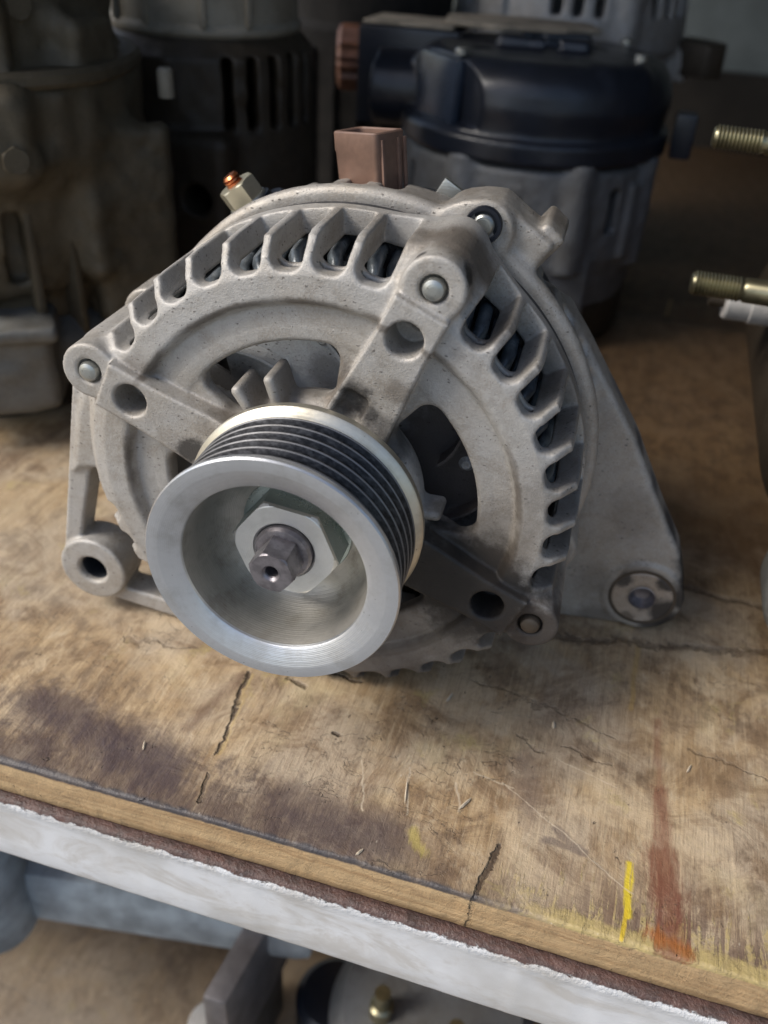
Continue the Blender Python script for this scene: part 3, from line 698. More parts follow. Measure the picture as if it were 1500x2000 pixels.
    c = m.mix(m.seg((88.4, 42), (88.0, 16), 1.0, 0.7, strk, 1.5, 2)*0.7, c, (0.42, 0.28, 0.11))
    for a, b_, w_ in (((58, -21), (92, -42), 0.22), ((70, -9), (86, -13), 0.25), ((50, -20), (61, -22), 0.3), ((47, -25), (49, -33), 0.45), ((34, -24), (37, -38), 0.4), ((22, -26), (27, -40), 0.3)):
        c = m.mix(m.seg(a, b_, w_, 0.6, wob, 0.5, 3)*0.5, c, (0.60, 0.50, 0.37))
    th = N(0.4, 4, 0.7, off=(2, 2, 7))
    crk_smear = m.seg((-18.6, -6), (-14.2, -36), 0.95, 0.8, th, 2.6, 5).mx(m.seg((-13.6, -42), (-11.9, -50.5), 0.7, 0.8, th, 2.0, 3)*0.8)
    crk_smear = crk_smear.mx(m.seg((60.4, -40), (57.3, -54.2), 0.95, 0.6, th, 1.8, 3))
    crk_smear = crk_smear.mx(m.seg((62, 38.2), (134, 54.5), 2.4, 1.0, th, 6, 9)*0.6).mx(m.seg((100, 78), (134, 75), 2.4, 1.0, th, 6, 9)*0.6)  # also wide soft dark bands right of the alternator, besides the cracks
    crk_smear = crk_smear.mx(m.seg((44, 12), (84, 4), 0.6, 0.9, th, 3.6, 9)*0.3).mx(m.seg((58, -3), (66, -9), 0.6, 0.9, th, 3.6, 9)*0.35).mx(m.seg((72, -4), (84, -6), 0.6, 0.9, th, 3.6, 8)*0.3)
    crk_smear = crk_smear.mx(m.seg((-4, 1.5), (13, 1), 0.6, 0.8, th, 2.2, 5)*0.8).mx(m.seg((12, -19.3), (13.6, -19.6), 0.8, 0.7, th, 1, 1)*0.9).mx(m.seg((-7, -4.5), (-1, -6), 1.1, 0.9, th, 2.4, 2)*0.7)
    crk_smear = crk_smear.mx(m.seg((104, 6), (124, 2), 0.6, 0.9, th, 3.6, 9)*0.3).mx(m.seg((-58, -6), (-36, -2), 0.6, 0.9, th, 3, 9)*0.35).mx(m.seg((-90, 22), (-58, 14), 0.6, 0.9, th, 3, 9)*0.35)
    pits = N(0.32, 4, 0.75, 0.7, (1.0, 0.7, 1), off=(3, 9, 0)).step(0.66, 0.76)*0.7
    vein = (N(0.075, 4, 0.65, 0.8, (0.7, 1.3, 1), off=(31, 9, 0))-0.5).abs().step(0.006, 0.001)*N(0.05, 2, off=(9, 9, 9)).step(0.54, 0.64)*0.3
    crk2 = crk_smear.mx(pits).mx(vein)
    c = m.mix(crk2*(N(0.5, 4, 0.7, off=(66, 0, 0)).step(0.25, 0.5)*0.5+0.38), c, (0.055, 0.036, 0.024))
    c = m.mix(m.seg((-17.4, -6.5), (-13.4, -36), 0.8, 0.8, strk, 2, 5)*0.45, c, (0.50, 0.36, 0.15))
    spk = m.voro(0.22).step(0.09, 0.03)*N(0.07, 2, off=(5, 5, 5)).step(0.45, 0.6)
    c = m.mix(spk*0.8, c, (0.03, 0.022, 0.018))
    lite = m.voro(0.16, (1.6, 0.8, 1), off=(4, 2, 0)).step(0.07, 0.02)*N(0.06, 2, off=(15, 5, 5)).step(0.5, 0.6)
    c = m.mix(lite*0.6, c, (0.62, 0.54, 0.42))
    # dark lip where oil and dirt gather along the cut edge
    c = m.mix((y*-1+(wob-0.5)*3.4).step(52.9, 54.2)*((x+(wob-0.5)*40).step(80, 50))*(mot+0.4).clamp()*0.9, c, (0.045, 0.042, 0.046))
    # cut edge: plies seen from the front
    ply = N(0.42, 4, 0.65, 0.5, (0.05, 1, 1.3))
    e = m.mix(ply.step(0.35, 0.7), (0.52, 0.36, 0.19), (0.36, 0.225, 0.11))
    e = m.mix(N(0.14, 6, 0.75, 0.5, (0.35, 1, 1), off=(1, 1, 1)).step(0.54, 0.72)*0.6, e, (0.20, 0.12, 0.065))
    e = m.mix(N(0.9, 4, 0.7, 0.3, (0.2, 1, 1), off=(1, 7, 1)).step(0.6, 0.75)*0.5, e, (0.14, 0.08, 0.045))
    c = m.mix((m.z+(wob-0.5)*0.8).step(-0.9, -1.6), c, e)
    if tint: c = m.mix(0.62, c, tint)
    m.color(c); m.rough(gl*0.2+0.24+mot*0.25)
    m.bump(gf*0.6+gl, 0.32, 0.7); m.bump(crk2*-1.0, 0.9, 1.0); m.bump(blot+mot*0.5, 1.4, 0.5); m.bump(sm+N(0.9, 3)*0.5, 0.25, 0.6)
    return m
M_wood = wood()
bench = thing('workbench', 'worn plywood workbench with a white painted steel rail along its front edge', 'workbench', (0, 0, 0))
def loft(name, prof_fn, xs, parent, mats, mi=None):
    P = [prof_fn(x) for x in xs]; n = len(P[0]); V_ = [(x, p[0], p[1]) for x, pr in zip(xs, P) for p in pr]
    Q = []
    for i in range(len(xs)-1):
        for j in range(n-1): Q.append((i*n+j, (i+1)*n+j, (i+1)*n+j+1, i*n+j+1))
    return raw_np(name, V_, Q, parent, mats)
def n1d(seed, n, cell):
    r = np.random.default_rng(seed); k = r.normal(0, 1, int(n/cell)+3); x = np.arange(n)/cell; i = x.astype(int); t = x-i; t = t*t*(3-2*t)
    return k[i]*(1-t)+k[i+1]*t
XS = np.concatenate([np.arange(-620, -140, 12), np.arange(-140, 190, 0.8), np.arange(190, 620, 12)])
NX = len(XS); e1 = n1d(1, NX, 3)*0.05+n1d(2, NX, 14)*0.04+n1d(3, NX, 120)*0.3; e2 = n1d(4, NX, 2)*0.10+n1d(5, NX, 9)*0.15
chip = np.maximum(0, n1d(8, NX, 7)-1.15)*0.8
YS = np.concatenate([np.arange(-53.6, 60, 1.6), np.arange(60, 322, 6)])
hm = RNG.normal(0, 1, (NX//12+3, len(YS)//2+3))
def board_prof():
    cols = []
    for i, x in enumerate(XS):
        ed = -54.7+e1[i]
        u = i/12; iu = int(u); tu = u-iu
        def hh(j):
            v_ = j/2; iv = int(v_); tv = v_-iv
            a = hm[iu, iv]*(1-tu)+hm[iu+1, iv]*tu; b = hm[iu, iv+1]*(1-tu)+hm[iu+1, iv+1]*tu
            return (a*(1-tv)+b*tv)*0.07
        pr = [(320, -12.5)]+[(YS[j], hh(j)) for j in range(len(YS)-1, -1, -1)]
        pr += [(ed+0.35+chip[i], -0.10+e2[i]*0.5), (ed+0.1+chip[i]*0.8, -0.55+e2[i]*1.5), (ed+chip[i]*0.3, -1.6), (ed+0.25+e2[i], -4.0), (ed-0.1, -7.0), (ed+0.2-e2[i], -9.8), (ed+0.1, -12.0), (ed+1.0, -12.6), (320, -12.6)]
        cols.append(pr)
    it = iter(cols); return loft('plywood_top', lambda x: next(it), XS, bench, [M_wood])
board_prof()
M_wood2 = wood(320); M_wood2.m.name = 'stained_plywood_rear'
rb = box('rear_board', (-620, 0, -12), (620, 470, 0), bench, [M_wood2], 1.2); rb.location = (0, 320*S, -0.001); rb.rotation_euler = (0, 0, R_(-3.5))
rb.location = (0, 321*S, -0.0035)
# white painted steel angle with chipped arris
def railmat():
    m = Mat('white_painted_rail', 0.45, 0.0)
    n = m.noise(0.3, 5, 0.7, 0.4, (0.55, 1, 1)); f = m.noise(1.3, 4, 0.65); big = m.noise(0.03, 4, 0.6)
    rust = m.mix(n.step(0.3, 0.7), (0.115, 0.062, 0.05), (0.055, 0.035, 0.03))
    c = m.mix(big.step(0.35, 0.7), (0.66, 0.665, 0.67), (0.50, 0.49, 0.47))
    c = m.mix(f.step(0.6, 0.85)*0.25, c, (0.52, 0.49, 0.44))
    c = m.mix(m.noise(0.06, 6, 0.7, 0.8, (0.6, 1, 1.4), off=(50, 0, 0)).step(0.45, 0.66)*0.6, c, (0.42, 0.385, 0.335))
    c = m.mix(m.noise(0.35, 5, 0.75, 1.0, (0.6, 1, 1), off=(70, 0, 0)).step(0.64, 0.74)*0.45, c, (0.25, 0.22, 0.19))
    sc_ = m.seg((0.5, 0), (15, 0), 60, 0.1)*m.noise(0.5, 4, 0.7, 1.0, (0.6, 1, 1.6), off=(3, 0, 0)).step(0.60, 0.68)*(m.z+18+m.x*0.22-2).abs().step(2.6, 1.0)*((m.x-8).abs().step(12, 8))
    c = m.mix(sc_*0.75, c, (0.12, 0.10, 0.09))
    pe = m.noise(0.45, 5, 0.72, 0.3, (0.6, 1, 1), off=(0, 4, 2))
    edge = (m.z+(pe-0.5)*3.6).step(-14.3, -13.9)
    c = m.mix(edge, c, rust)
    m.color(c); m.rough(f*0.3+0.32)
    lip = (m.z+(pe-0.5)*3.6).step(-14.0, -14.3)
    m.bump(lip, 0.45, 0.9); m.bump(f*0.4+n, 0.16, 0.6); m.bump((m.z.step(-18, -14.5))*m.noise(0.6, 4, 0.7, off=(8, 8, 8)), 0.7, 0.9)
    return m
M_rail = railmat()
r1 = n1d(11, NX, 4)*0.04+n1d(12, NX, 60)*0.15; r2 = n1d(13, NX, 3)*0.14+n1d(14, NX, 20)*0.18; r3 = n1d(15, NX, 5)*0.15
def rail():
    cols = []
    for i, x in enumerate(XS):
        f = -57.5+r1[i]*0.6
        cols.append([(-53.4, -13.3), (-55.0, -13.1+r2[i]*0.5), (f+1.0, -13.2+r2[i]*0.4), (f+0.3, -13.6+r2[i]*0.6), (f-0.1+r3[i]*0.4, -14.6), (f-0.35+r2[i]*0.5, -15.6), (f-0.1, -17.5), (f, -22), (f+r1[i]*0.3, -30), (f-0.1, -37.0+r3[i]*0.3), (f+0.4, -38.4+r3[i]*0.4), (f+1.6, -38.8), (-55, -38.4), (-55, -17), (-20, -17.0), (-20, -14.2)])
    it = iter(cols); return loft('front_rail', lambda x: next(it), XS, bench, [M_rail])
rail()
M_paint = plain('blue_grey_painted_steel', (0.30, 0.345, 0.38), 0.42, 0.0, 0.3, 0.2, 0.45, 0.05)
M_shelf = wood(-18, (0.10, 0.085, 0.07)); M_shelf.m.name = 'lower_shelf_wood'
M_shelf2 = cast('weathered_shelf_board', (0.30, 0.235, 0.16), (0.07, 0.065, 0.065), specks=0.6, grime=1.2, metal=0.0, rough=0.7)
TUBE = (-14.0, 36.0)
# lower frame: a painted square tube and a leg bracket, shelf boards underneath
def bar(name, a, b, w_, h_, parent, mats, bev=2.0):
    a, b = Vector(a), Vector(b); d = b-a; L = d.length
    o = box(name, (0, -w_/2, -h_/2), (L, w_/2, h_/2), parent, mats, bev)
    o.matrix_local = Matrix.Translation(a*S) @ d.to_track_quat('X', 'Z').to_matrix().to_4x4(); return o
bar('cross_tube', (-330, TUBE[0], -168), (-8, TUBE[1], -168), 46, 36, bench, [M_paint], 8)
prof_lathe('tube_post', [(0, -128), (15, -128), (17, -124), (17, -66), (14, -60)], bench, [M_paint], 40, loc=(-140, -8, -60))
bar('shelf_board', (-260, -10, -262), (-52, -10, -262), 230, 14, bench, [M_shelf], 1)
bar('shelf_board', (-44, -8, -268), (330, -8, -268), 230, 14, bench, [M_shelf2], 1)
M_dkmetal = cast('dark_oily_casting', (0.10, 0.095, 0.09), (0.03, 0.025, 0.02), specks=0.3, grime=0.8, metal=0.4, rough=0.45)
M_legm = plain('grey_brown_metal', (0.22, 0.21, 0.22), 0.4, 0.6, 0.3, 0.15, 0.4, 0.05)

# ------------------------------------------------------------------ other castings
def dirty(name, base, dark, **k): return cast(name, base, dark, **k)
M_oily = dirty('oil_soaked_casting', (0.095, 0.078, 0.05), (0.018, 0.014, 0.010), specks=0.3, grime=0.9, metal=0.25, rough=0.55, grain=1.5)
M_oily2 = dirty('dark_greasy_housing', (0.040, 0.030, 0.019), (0.012, 0.01, 0.008), specks=0.2, grime=0.9, metal=0.2, rough=0.5, grain=1.5)
M_greyc = dirty('weathered_grey_casting', (0.15, 0.15, 0.14), (0.05, 0.045, 0.04), specks=0.4, grime=0.8, metal=0.3, rough=0.5)
M_greyd = dirty('dusty_grey_housing', (0.155, 0.16, 0.165), (0.04, 0.037, 0.035), specks=0.4, grime=1.0, metal=0.3, rough=0.55, grain=1.5)
M_palec = dirty('pale_dusty_collar', (0.26, 0.235, 0.185), (0.07, 0.055, 0.04), specks=0.3, grime=0.7, metal=0.2, rough=0.6)
M_silver2 = dirty('grey_aluminium_behind', (0.30, 0.30, 0.30), (0.08, 0.07, 0.06), specks=0.4, grime=0.7, metal=0.35)
M_dust = plain('dusty_tan_top', (0.30, 0.26, 0.20), 0.8, 0.0, 0.3, 0.3, 0.5, 0.06)
M_brownc = plain('copper_brown_coil', (0.22, 0.10, 0.06), 0.45, 0.2, 0.1, 0.5, 0.4, 0.2)
M_pitch = plain('near_black_casting', (0.010, 0.008, 0.006), 0.9, 0.0, 0.5, 0.3, 0.5, 0.1)  # near-black tone keeps this housing dark where light reaches it
M_gloss = plain('glossy_black_panel', (0.03, 0.04, 0.06), 0.25)
M_white = plain('off_white_plastic', (0.55, 0.53, 0.50), 0.5)

# black covered alternator standing behind
blk = thing('black_covered_alternator', 'upright alternator under a rounded black plastic cover, behind the silver one', 'alternator', (4, 300, 0))
def blk_body():
    v = Vol((-72, -72, -1), (72, 72, 100), 1.1)
    v.F[:] = f_rev([(20, 84, 3), (59, 84, 3), (59, 46, 3), (56, 38, 3), (53, 6, 3), (44, 3, 3), (10, 3, 3)], 3, 0, 0)(*v._r(None)[1:]).astype(np.float32)
    for k in range(24):
        th = k*15+4
        if k % 4 == 3: continue
        v.cut(f_rbox(th, 48, 80, 2.6, 50 if k % 3 else 58, 78, 1.5), None, 1.0)
    for th in (-112, -60, -20, 60, 130, 200):
        c = (58*math.cos(R_(th)), 58*math.sin(R_(th))); v.add(f_cyl(c, 8, 40, 90, 1.5), ((c[0]-14, c[1]-14, -1), (c[0]+14, c[1]+14, 100)), 3)
    v.add(f_rbox(-62, 40, 62, 15, 2, 46, 3), None, 2); v.add(f_rbox(-95, 50, 61, 12, 74, 80, 1.5), None, 1.5)
    v.add(f_rbox(-25, 44, 64, 9, 44, 80, 2), None, 2)
    v.grain(0.25, 5); return v.build('lower_housing', blk, [M_greyd])
blk_body()
prof_lathe('base_band', [(0, 0.5), (50, 0.5), (57.5, 2), (58.3, 6), (58.0, 20), (57, 22), (30, 22)], blk, [M_oily2], 72)
def blk_cover():
    v = Vol((-86, -72, 82), (72, 74, 146), 0.9)
    v.F[:] = f_rev([(0, 113, 15), (47, 113, 15)], 3, 0, 0)(*v._r(None)[1:]).astype(np.float32)
    X, Y, Z = v._r(None)[1:]
    v.F = np.maximum(v.F, Z-129).astype(np.float32)
    v.add(f_cyl((0, 0), 61.5, 90, 112, 3), None, 4)
    v.add(f_cyl((0, 0), 64.5, 88, 98, 2), None, 3)
    # flat chamfered facet at the front left, square shoulder, duct to the left
    def slab(X, Y, Z): return 52.5-(X*math.cos(R_(-137))+Y*math.sin(R_(-137)))+np.maximum(0, 100.5-Z)*9
    v.F = smax(v.F, -slab(*v._r(None)[1:]), 0.5).astype(np.float32)
    v.add(lambda X, Y, Z: np.maximum(L2(Y+2, Z-104)-18, np.abs(X+64)-15), ((-86, -50, 82), (-20, 30, 146)), 1.5)
    v.add(f_rbox(95, -10, 40, 22, 100, 133, 3), None, 2)
    v.add(f_rbox(-40, 30, 56, 14, 92, 127, 5), None, 5)
    v.cut(f_rbox(20, -10, 30, 7, 127.5, 150, 1.5), None, 1); v.cut(f_rbox(-60, -8, 40, 3, 128.0, 150, 1), None, 1); v.cut(f_cyl((-25, -22), 5, 127, 150, 1), None, 1)
    v.grain(0.12, 8); return v.build('black_cover', blk, [M_blkplastic])
cov = blk_cover()
pn = box('cover_panel', (-17, -3.0, -13.5), (17, 2.0, 13.5), blk, [M_gloss], 2.0)
pn.matrix_local = Matrix.Translation((54.5*math.cos(R_(-137))*S, 54.5*math.sin(R_(-137))*S, 112.5*S)) @ Matrix.Rotation(R_(-137+90), 4, 'Z') @ Matrix.Rotation(R_(-4), 4, 'X')
prism('dusty_plate', [(-46, -14), (-20, -22), (14, -18), (30, -4), (22, 22), (-30, 26), (-50, 10)], 130.0, 132.5, blk, [M_dust], 0.8, loc=(-6, 30, 2))
o = box('side_box', (-94, 6, 84), (-42, 44, 130), blk, [M_blkplastic], 2.5); box('dusty_top', (-92, 8, 130.2), (-46, 42, 132), o, [M_dust], 0.7)
prof_lathe('coil_ring', [(0, -7), (13, -7), (15, -5), (15, 5), (13, 7), (0, 7)], blk, [M_brownc], 48, loc=(-102, 22, 112), rot=(0, R_(90), R_(15)), mod=lambda r, z, a: r+(0.9*math.cos(18*a) if r > 14 else 0))
for x, y, z_ in ((-30, -44, 129), (46, -20, 130), (36, 34, 130), (-8, 50, 131)):
    prof_lathe('cover_screw', [(3, 0), (3, 1.8), (2.4, 2.6), (0, 2.7)], blk, [M_bolt], 20, loc=(x, y, z_-1.5))
box('clip', (66, -14, 88), (76, -2, 108), blk, [M_blkplastic], 2)

# silver alternator behind the black one
sil = thing('grey_alternator', 'pale grey slotted alternator at the very back, above the black cover', 'alternator', (-2, 447, 0))
def sil_body():
    v = Vol((-76, -76, 60), (76, 76, 162), 1.2)
    v.F[:] = f_rev([(20, 152, 3), (56, 152, 3), (64, 146, 3), (66, 126, 3), (66, 118, 3), (62, 114, 3), (62, 66, 3)], 3, 0, 0)(*v._r(None)[1:]).astype(np.float32)
    for k in range(30):
        th = k*10+180
        if 225 < th % 360 < 262: continue
        v.cut(f_rbox(th, 52, 90, 2.8, 134, 170, 1.5), None, 1.0)
    for th in (-125, -55, 35, 125):
        c = (63*math.cos(R_(th)), 63*math.sin(R_(th))); v.add(f_cyl(c, 9, 96, 150, 1.5), ((c[0]-16, c[1]-16, 60), (c[0]+16, c[1]+16, 162)), 3)
    v.add(f_rbox(-90, 54, 71, 22, 92, 122, 2.5), None, 2); v.add(f_rbox(-118, 54, 71, 5, 96, 150, 2), None, 2)
    v.add(f_rbox(-10, 60, 76, 6, 100, 118, 2), None, 3)
    v.grain(0.2, 5); return v.build('slotted_housing', sil, [M_silver2])
sil_body()
prof_lathe('lower_body', [(0, 0), (52, 0), (58, 4), (60, 70), (40, 72)], sil, [M_oily2], 64)
o = prism('side_lug', [(62, -14), (84, -26), (94, -20), (94, -8), (80, 8), (60, 12)], 104, 122, sil, [M_oily2], 2)
prof_lathe('stator_band', [(58, 66), (66, 68), (66, 90), (58, 92)], sil, [M_stator], 64)

# greasy alternator at the left edge
lef = thing('greasy_alternator', 'brown oil soaked alternator standing at the left edge of the bench', 'alternator', (-188, 128, 0))
def lef_body():
    v = Vol((-72, -78, 16), (86, 72, 182), 1.2)
    v.F[:] = f_rev([(10, 174, 4), (48, 174, 4), (53, 170, 4), (54, 136, 4), (57, 130, 4), (62, 124, 5), (62, 106, 5), (54, 92, 5), (50, 60, 5)], 3, 0, 0)(*v._r(None)[1:]).astype(np.float32)
    v.add(f_cyl((0, 0), 50, 20, 100, 4), None, 4)
    v.add(f_rbox(-50, 30, 62, 17, 130, 178, 3), None, 4)          # squared shoulder facing the viewer
    v.add(f_rbox(-52, 34, 70, 22, 98, 128, 6), None, 8)
    v.add(f_rbox(-6, 44, 66, 12, 60, 146, 4), None, 6)
    v.add(f_cap((60, -6), (76, 8), 7, 5, 40, 112, 3), None, 5)
    v.cut(f_cyl((28, -56), 5, 100, 140, 1, ), None, 1) if False else None
    for th in (-75, -58, -41): v.cut(f_rbox(th, 50, 90, 3.5, 62, 88, 2), None, 2)
    v.cut(f_rbox(-50, 59.5, 80, 18, 131, 133, 0.8), None, 0.6)
    v.grain(0.5, 9); v.grain(0.2, 4); return v.build('main_housing', lef, [M_oily])
lef_body()
def lef_foot():
    v = Vol((-72, -80, 8), (70, 70, 62), 1.1)
    v.F[:] = f_rev([(10, 30, 14), (46, 30, 14)], 3, 0, 0)(*v._r(None)[1:]).astype(np.float32)
    v.add(f_rbox(-55, 20, 66, 21, 14, 50, 5), None, 4); v.add(f_rbox(-55, 30, 69, 23, 44, 50, 2), None, 2)
    v.cut(f_rbox(-60, 52, 80, 8, 20, 42, 3), None, 3) if False else None
    v.grain(0.4, 7); return v.build('foot_casting', lef, [M_greyc])
lef_foot()
for th, z_, r_ in ((-86, 150, 54), (-28, 150, 56), (-66, 104, 70), (-40, 108, 70), (-100, 112, 62), (-60, 160, 62)):
    hx = hexnut('bolt_head', 4.6, 0, 3.6, 0.4, 0, lef, [M_oily]); hx.location = (r_*math.cos(R_(th))*S, r_*math.sin(R_(th))*S, z_*S); hx.rotation_euler = (0, R_(90), R_(th))
for th in (-80, -64, -36, -20, -8): box('cast_rib', (46, -1.6, 22), (58 if th != -8 else 54, 1.6, 92), lef, [M_oily], 1.2, rot=(0, 0, R_(th)))
prof_lathe('parting_flange', [(50, 126), (66.5, 127), (67.5, 128.5), (67.5, 131), (66, 132.5), (50, 133)], lef, [M_oily], 72, mod=lambda r, z, a: r+3.0*max(0, math.cos(3*a+0.6))**3)
prof_lathe('pulley', [(0, 0), (36, 0), (40, 2), (40, 13), (36, 15), (0, 15)], lef, [M_oily2], 64)
prof_lathe('terminal_stud', [(3, 0), (3, 9), (2.3, 10), (0, 10)], lef, [M_palec], 20, loc=(74, 22, 118))

# second dark unit between left edge and centre
mid = thing('dark_housed_alternator', 'tall dark alternator with a pale dusty collar on top, back left', 'alternator', (-136, 232, 0))
def mid_body():
    v = Vol((-50, -60, 0), (66, 50, 136), 1.1)
    v.F[:] = f_rev([(10, 130, 3), (38, 130, 3), (44, 124, 3), (45, 60, 3), (43, 40, 3), (43, 4, 3), (10, 3, 3)], 3, 0, 0)(*v._r(None)[1:]).astype(np.float32)
    for th in (-55, -42, -29, -16, -3): v.cut(f_rbox(th, 38, 70, 2.2, 98, 126, 1.6), None, 1)
    v.add(f_box((-34, -52, 18), (30, -20, 98), 5), None, 3)
    v.cut(f_cyl((16, 0, 72), 6.5, -80, -30, 1, ax=1), None, 1)
    v.add(f_rbox(-30, 38, 56, 6, 6, 40, 2), None, 3); v.add(f_cyl((46, -20), 10, 2, 26, 2), None, 3)
    v.grain(0.3, 6); return v.build('dark_housing', mid, [M_oily2])
mid_body()
cl = prof_lathe('pale_collar', [(30, 132), (40.5, 132), (41.5, 133.5), (41.5, 135), (40, 137), (40, 165), (36, 168), (0, 168)], mid, [M_palec], 72)
for th in (-128, -100, -66, -40): box('rib', (-1.2, -42.4, 136), (1.2, -38, 165), cl, [M_palec], 0.6, rot=(0, 0, R_(th+90)))

drk = thing('dark_clutter_housing', 'near-black housing with small bright fittings, added to darken the gap between the collared alternator and the black cover', 'stand-in housing', (-112, 400, 0))  # added for dark clutter; covers the wall and darkens this gap
prof_lathe('housing', [(0, 0), (50, 0), (54, 4), (54, 120), (48, 124), (48, 150), (40, 156), (34, 190), (0, 192)], drk, [M_pitch], 64)
for th in range(-150, -10, 14): box('cooling_rib', (52.5, -1.5, 30), (56.5, 1.5, 112), drk, [M_pitch], 0.8, rot=(0, 0, R_(th)))
for x, z_ in ((20, 118), (32, 122), (36, 92), (14, 104)): prof_lathe('fitting', [(4.5, 0), (4.5, 5), (3, 7), (0, 7)], drk, [M_greyc], 20, loc=(x, -math.sqrt(54*54-x*x)+0.5, z_), rot=(R_(90), 0, R_(25)))
# right hand unit mostly outside the frame: two studs reach into view
rig = thing('starter_motor', 'starter motor at the right edge with two yellowish threaded studs pointing left', 'starter motor', (178, 120, 0))
prof_lathe('motor_body', [(0, -70), (46, -70), (50, -66), (50, 40), (46, 44), (0, 44)], rig, [M_oily2], 72, loc=(-15, 18, 56), rot=(R_(90), 0, 0))
def nose():
    v = Vol((-70, -82, -1), (40, 20, 130), 1.1)
    v.F[:] = f_cyl((-30, 0, 31), 30.5, -76, -60, 2.5, ax=1)(*v._r(None)[1:]).astype(np.float32)
    v.cut(f_cyl((-30, 0, 31), 23, -95, -70, 2, ax=1), None, 1.5); v.add(f_cyl((-28, 0, 36), 27, -66, 6, 4, ax=1), None, 3)
    v.add(f_box((-40, -50, 52), (20, -30, 110), 4), None, 5)
    v.grain(0.2, 5); return v.build('nose_casting', rig, [M_greyc])
nose()
def stud(z_, y_, x0, r, nthr, col):
    pr = [(0, 0), (r*0.72, 0), (r*0.85, 0.5)]
    for i in range(nthr): pr += [(r*0.86, 0.8+i*1.1), (r, 1.3+i*1.1)]
    e_ = 1.0+nthr*1.1; pr += [(r*0.82, e_+0.5), (r*0.98, e_+1.4), (r*0.98, 70)]
    return prof_lathe('threaded_stud', pr, rig, [M_yzinc], 32, loc=(x0-178, y_-120, z_), rot=(0, R_(91), R_(2)), angle=60)
stud(131, 120, 78.5, 3.5, 12, 0); stud(88.2, 118, 82.5, 4.0, 13, 0)
o = prof_lathe('insulator_cap', [(0, 0), (5.6, 0), (6.2, 0.8), (6.2, 8), (6.8, 8.5), (6.8, 17), (6, 18), (0, 18)], rig, [M_white], 40, loc=(-82, 18, 77), rot=(0, R_(90), R_(4)))
prof_lathe('insulator_tip', [(0, -5), (2.4, -5), (2.4, 0.5)], o, [M_oily2], 20)
box('stud_block', (-46, -30, 40), (-20, 20, 140), rig, [M_oily2], 4)

# things on the shelf below the bench
low = thing('lower_alternator', 'alternator on the shelf below the bench with two yellowish bolt ends', 'alternator', (46, 22, -261))
prof_lathe('body', [(0, 0), (40, 0), (44, 4), (44, 50), (38, 58), (12, 60), (0, 60)], low, [M_greyd], 64)
for x, y in ((-20, -10), (12, -14)): prof_lathe('bolt_end', [(5, 58), (5, 66), (3.6, 67), (3.4, 76), (0, 76)], low, [M_yzinc], 24, loc=(x, y, 0))
prof_lathe('cap', [(15, 58), (15, 64), (13, 67), (0, 68)], low, [M_silver2], 40, loc=(-2, -28, 0))
brk = thing('metal_bracket', 'dark grey metal bracket standing on the shelf below the cross tube', 'bracket', (-33, 2, -254))
prism('side_plate', [(-22, -24), (4, -24), (10, 24), (-14, 24)], 0, 40, brk, [M_dkmetal], 3)
prism('upright', [(-4, -24), (6, -24), (12, 30), (2, 30)], 40, 92, brk, [M_legm], 2)
prof_lathe('pivot_pin', [(9, 38), (9, 50), (7, 54), (0, 55)], brk, [M_silver2], 32, loc=(-8, -14, 0))
cn = thing('black_canister', 'black cylindrical part on the lower shelf, left of the yellow bolted alternator', 'canister', (4, 20, -261))
prof_lathe('can', [(0, 0), (17, 0), (18, 2), (18, 44), (15, 47), (0, 48)], cn, [M_blkplastic], 48)

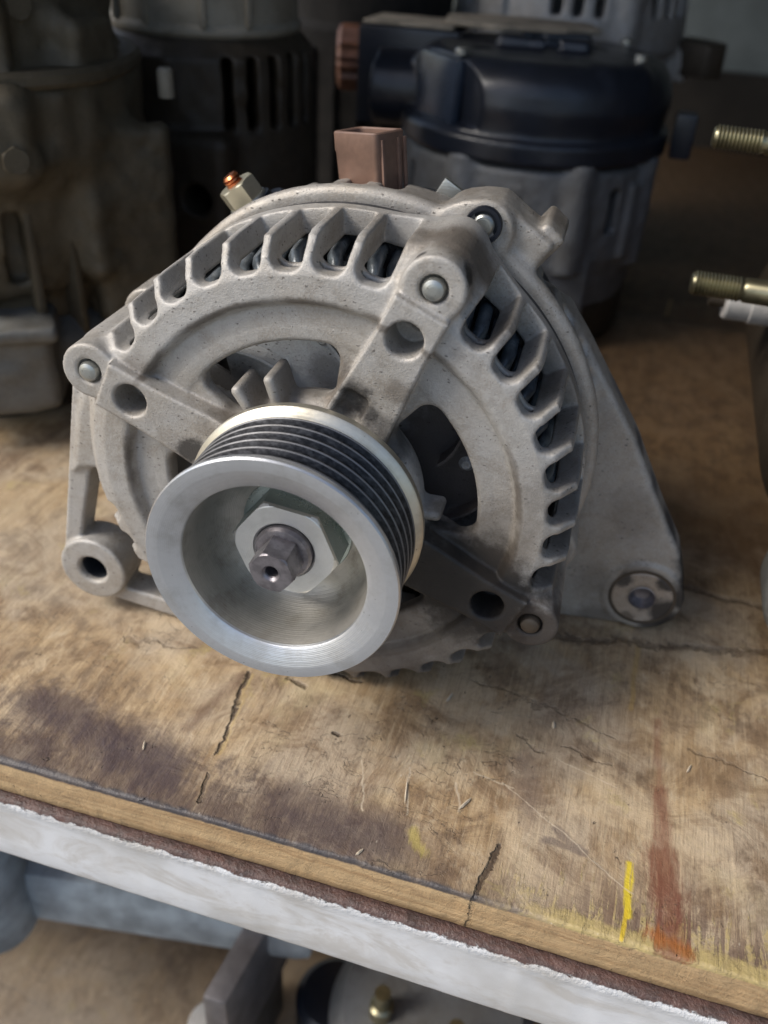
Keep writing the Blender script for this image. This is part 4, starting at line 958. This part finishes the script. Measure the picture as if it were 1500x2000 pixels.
# loose splinters on the bench
M_spl = plain('pale_splinter', (0.55, 0.46, 0.34), 0.6)
SPL = (((50.2, -30.6, 62, 5.2, 0.8), 'thick pale wood splinter at the middle of the bench front, right of the thin ones'),
       ((35.4, -31.5, 100, 8.5, 0.55), 'longest thin pale splinter, pointing from the pulley towards the front edge'),
       ((38.5, 3, 75, 4.5, 0.9), 'broad pale splinter just in front of the lower edge of the slotted housing'),
       ((68, 2.5, 95, 3, 1.0), 'short wide splinter in front of the greasy lower right arm of the alternator'),
       ((29.5, -51.8, 60, 2.6, 0.7), 'small pale chip lying on the bench edge above the white rail'),
       ((-33, -39.5, 110, 3.2, 0.6), 'small curved splinter on the dark soaked patch at the left front'),
       ((104, -1, 70, 3.4, 0.6), 'small splinter right of the top of the red stain'))
for (x, y, a, L, w_), lab in SPL:
    V_ = [(-L/2, 0, 0.25), (-L/5, w_/2, 0.2), (L/4, w_/2.4, 0.3), (L/2, 0, 0.5), (L/4, -w_/2.2, 0.25), (-L/5, -w_/2, 0.2), (0, 0, 0.25+w_*0.5)]
    o = raw('wood_splinter', V_, [(0, 5, 6), (5, 4, 6), (4, 3, 6), (3, 2, 6), (2, 1, 6), (1, 0, 6), (0, 1, 2, 3, 4, 5)], None, [M_spl], False)
    o.location = (x*S, y*S, 0.0001); o.rotation_euler = (0, 0, R_(a))
    tag(o, lab, 'splinter', 'splinters on the bench top')

# ------------------------------------------------------------------ surroundings
M_wall = plain('grey_green_plaster', (0.24, 0.27, 0.26), 0.85, 0, 0.5, 0.1, 0.35, 0.01)
M_wallb = plain('dark_back_panel', (0.035, 0.028, 0.02), 0.8, 0, 0.5, 0.1, 0.4, 0.02)
M_floor = plain('concrete_floor', (0.30, 0.29, 0.27), 0.85, 0, 0.5, 0.05, 0.3, 0.004)
M_roof = plain('dark_roof_blocker', (0.06, 0.06, 0.06), 0.7, 0.2)
tag(box('back_wall', (-560, 800, -900), (1500, 900, 559), None, [M_wall], 0), kind='structure')
tag(box('back_panel', (-550, 784, -100), (479, 799, 62), None, [M_wallb], 1), 'dark board standing along the back wall behind the bench', 'panel')
tag(box('roof_blocker', (-560, -60, 560), (640, 900, 600), None, [M_roof], 0), kind='structure')  # unseen slab added overhead to shade the background
tag(box('side_wall_blocker', (480, -60, -900), (520, 783, 559), None, [M_wallb], 0), kind='structure')  # unseen dark wall added to block light from the right
tag(raw('floor', [(-60000, -60000, -905), (60000, -60000, -905), (60000, 60000, -905), (-60000, 60000, -905)], [(0, 1, 2, 3)], None, [M_floor], False), kind='structure')
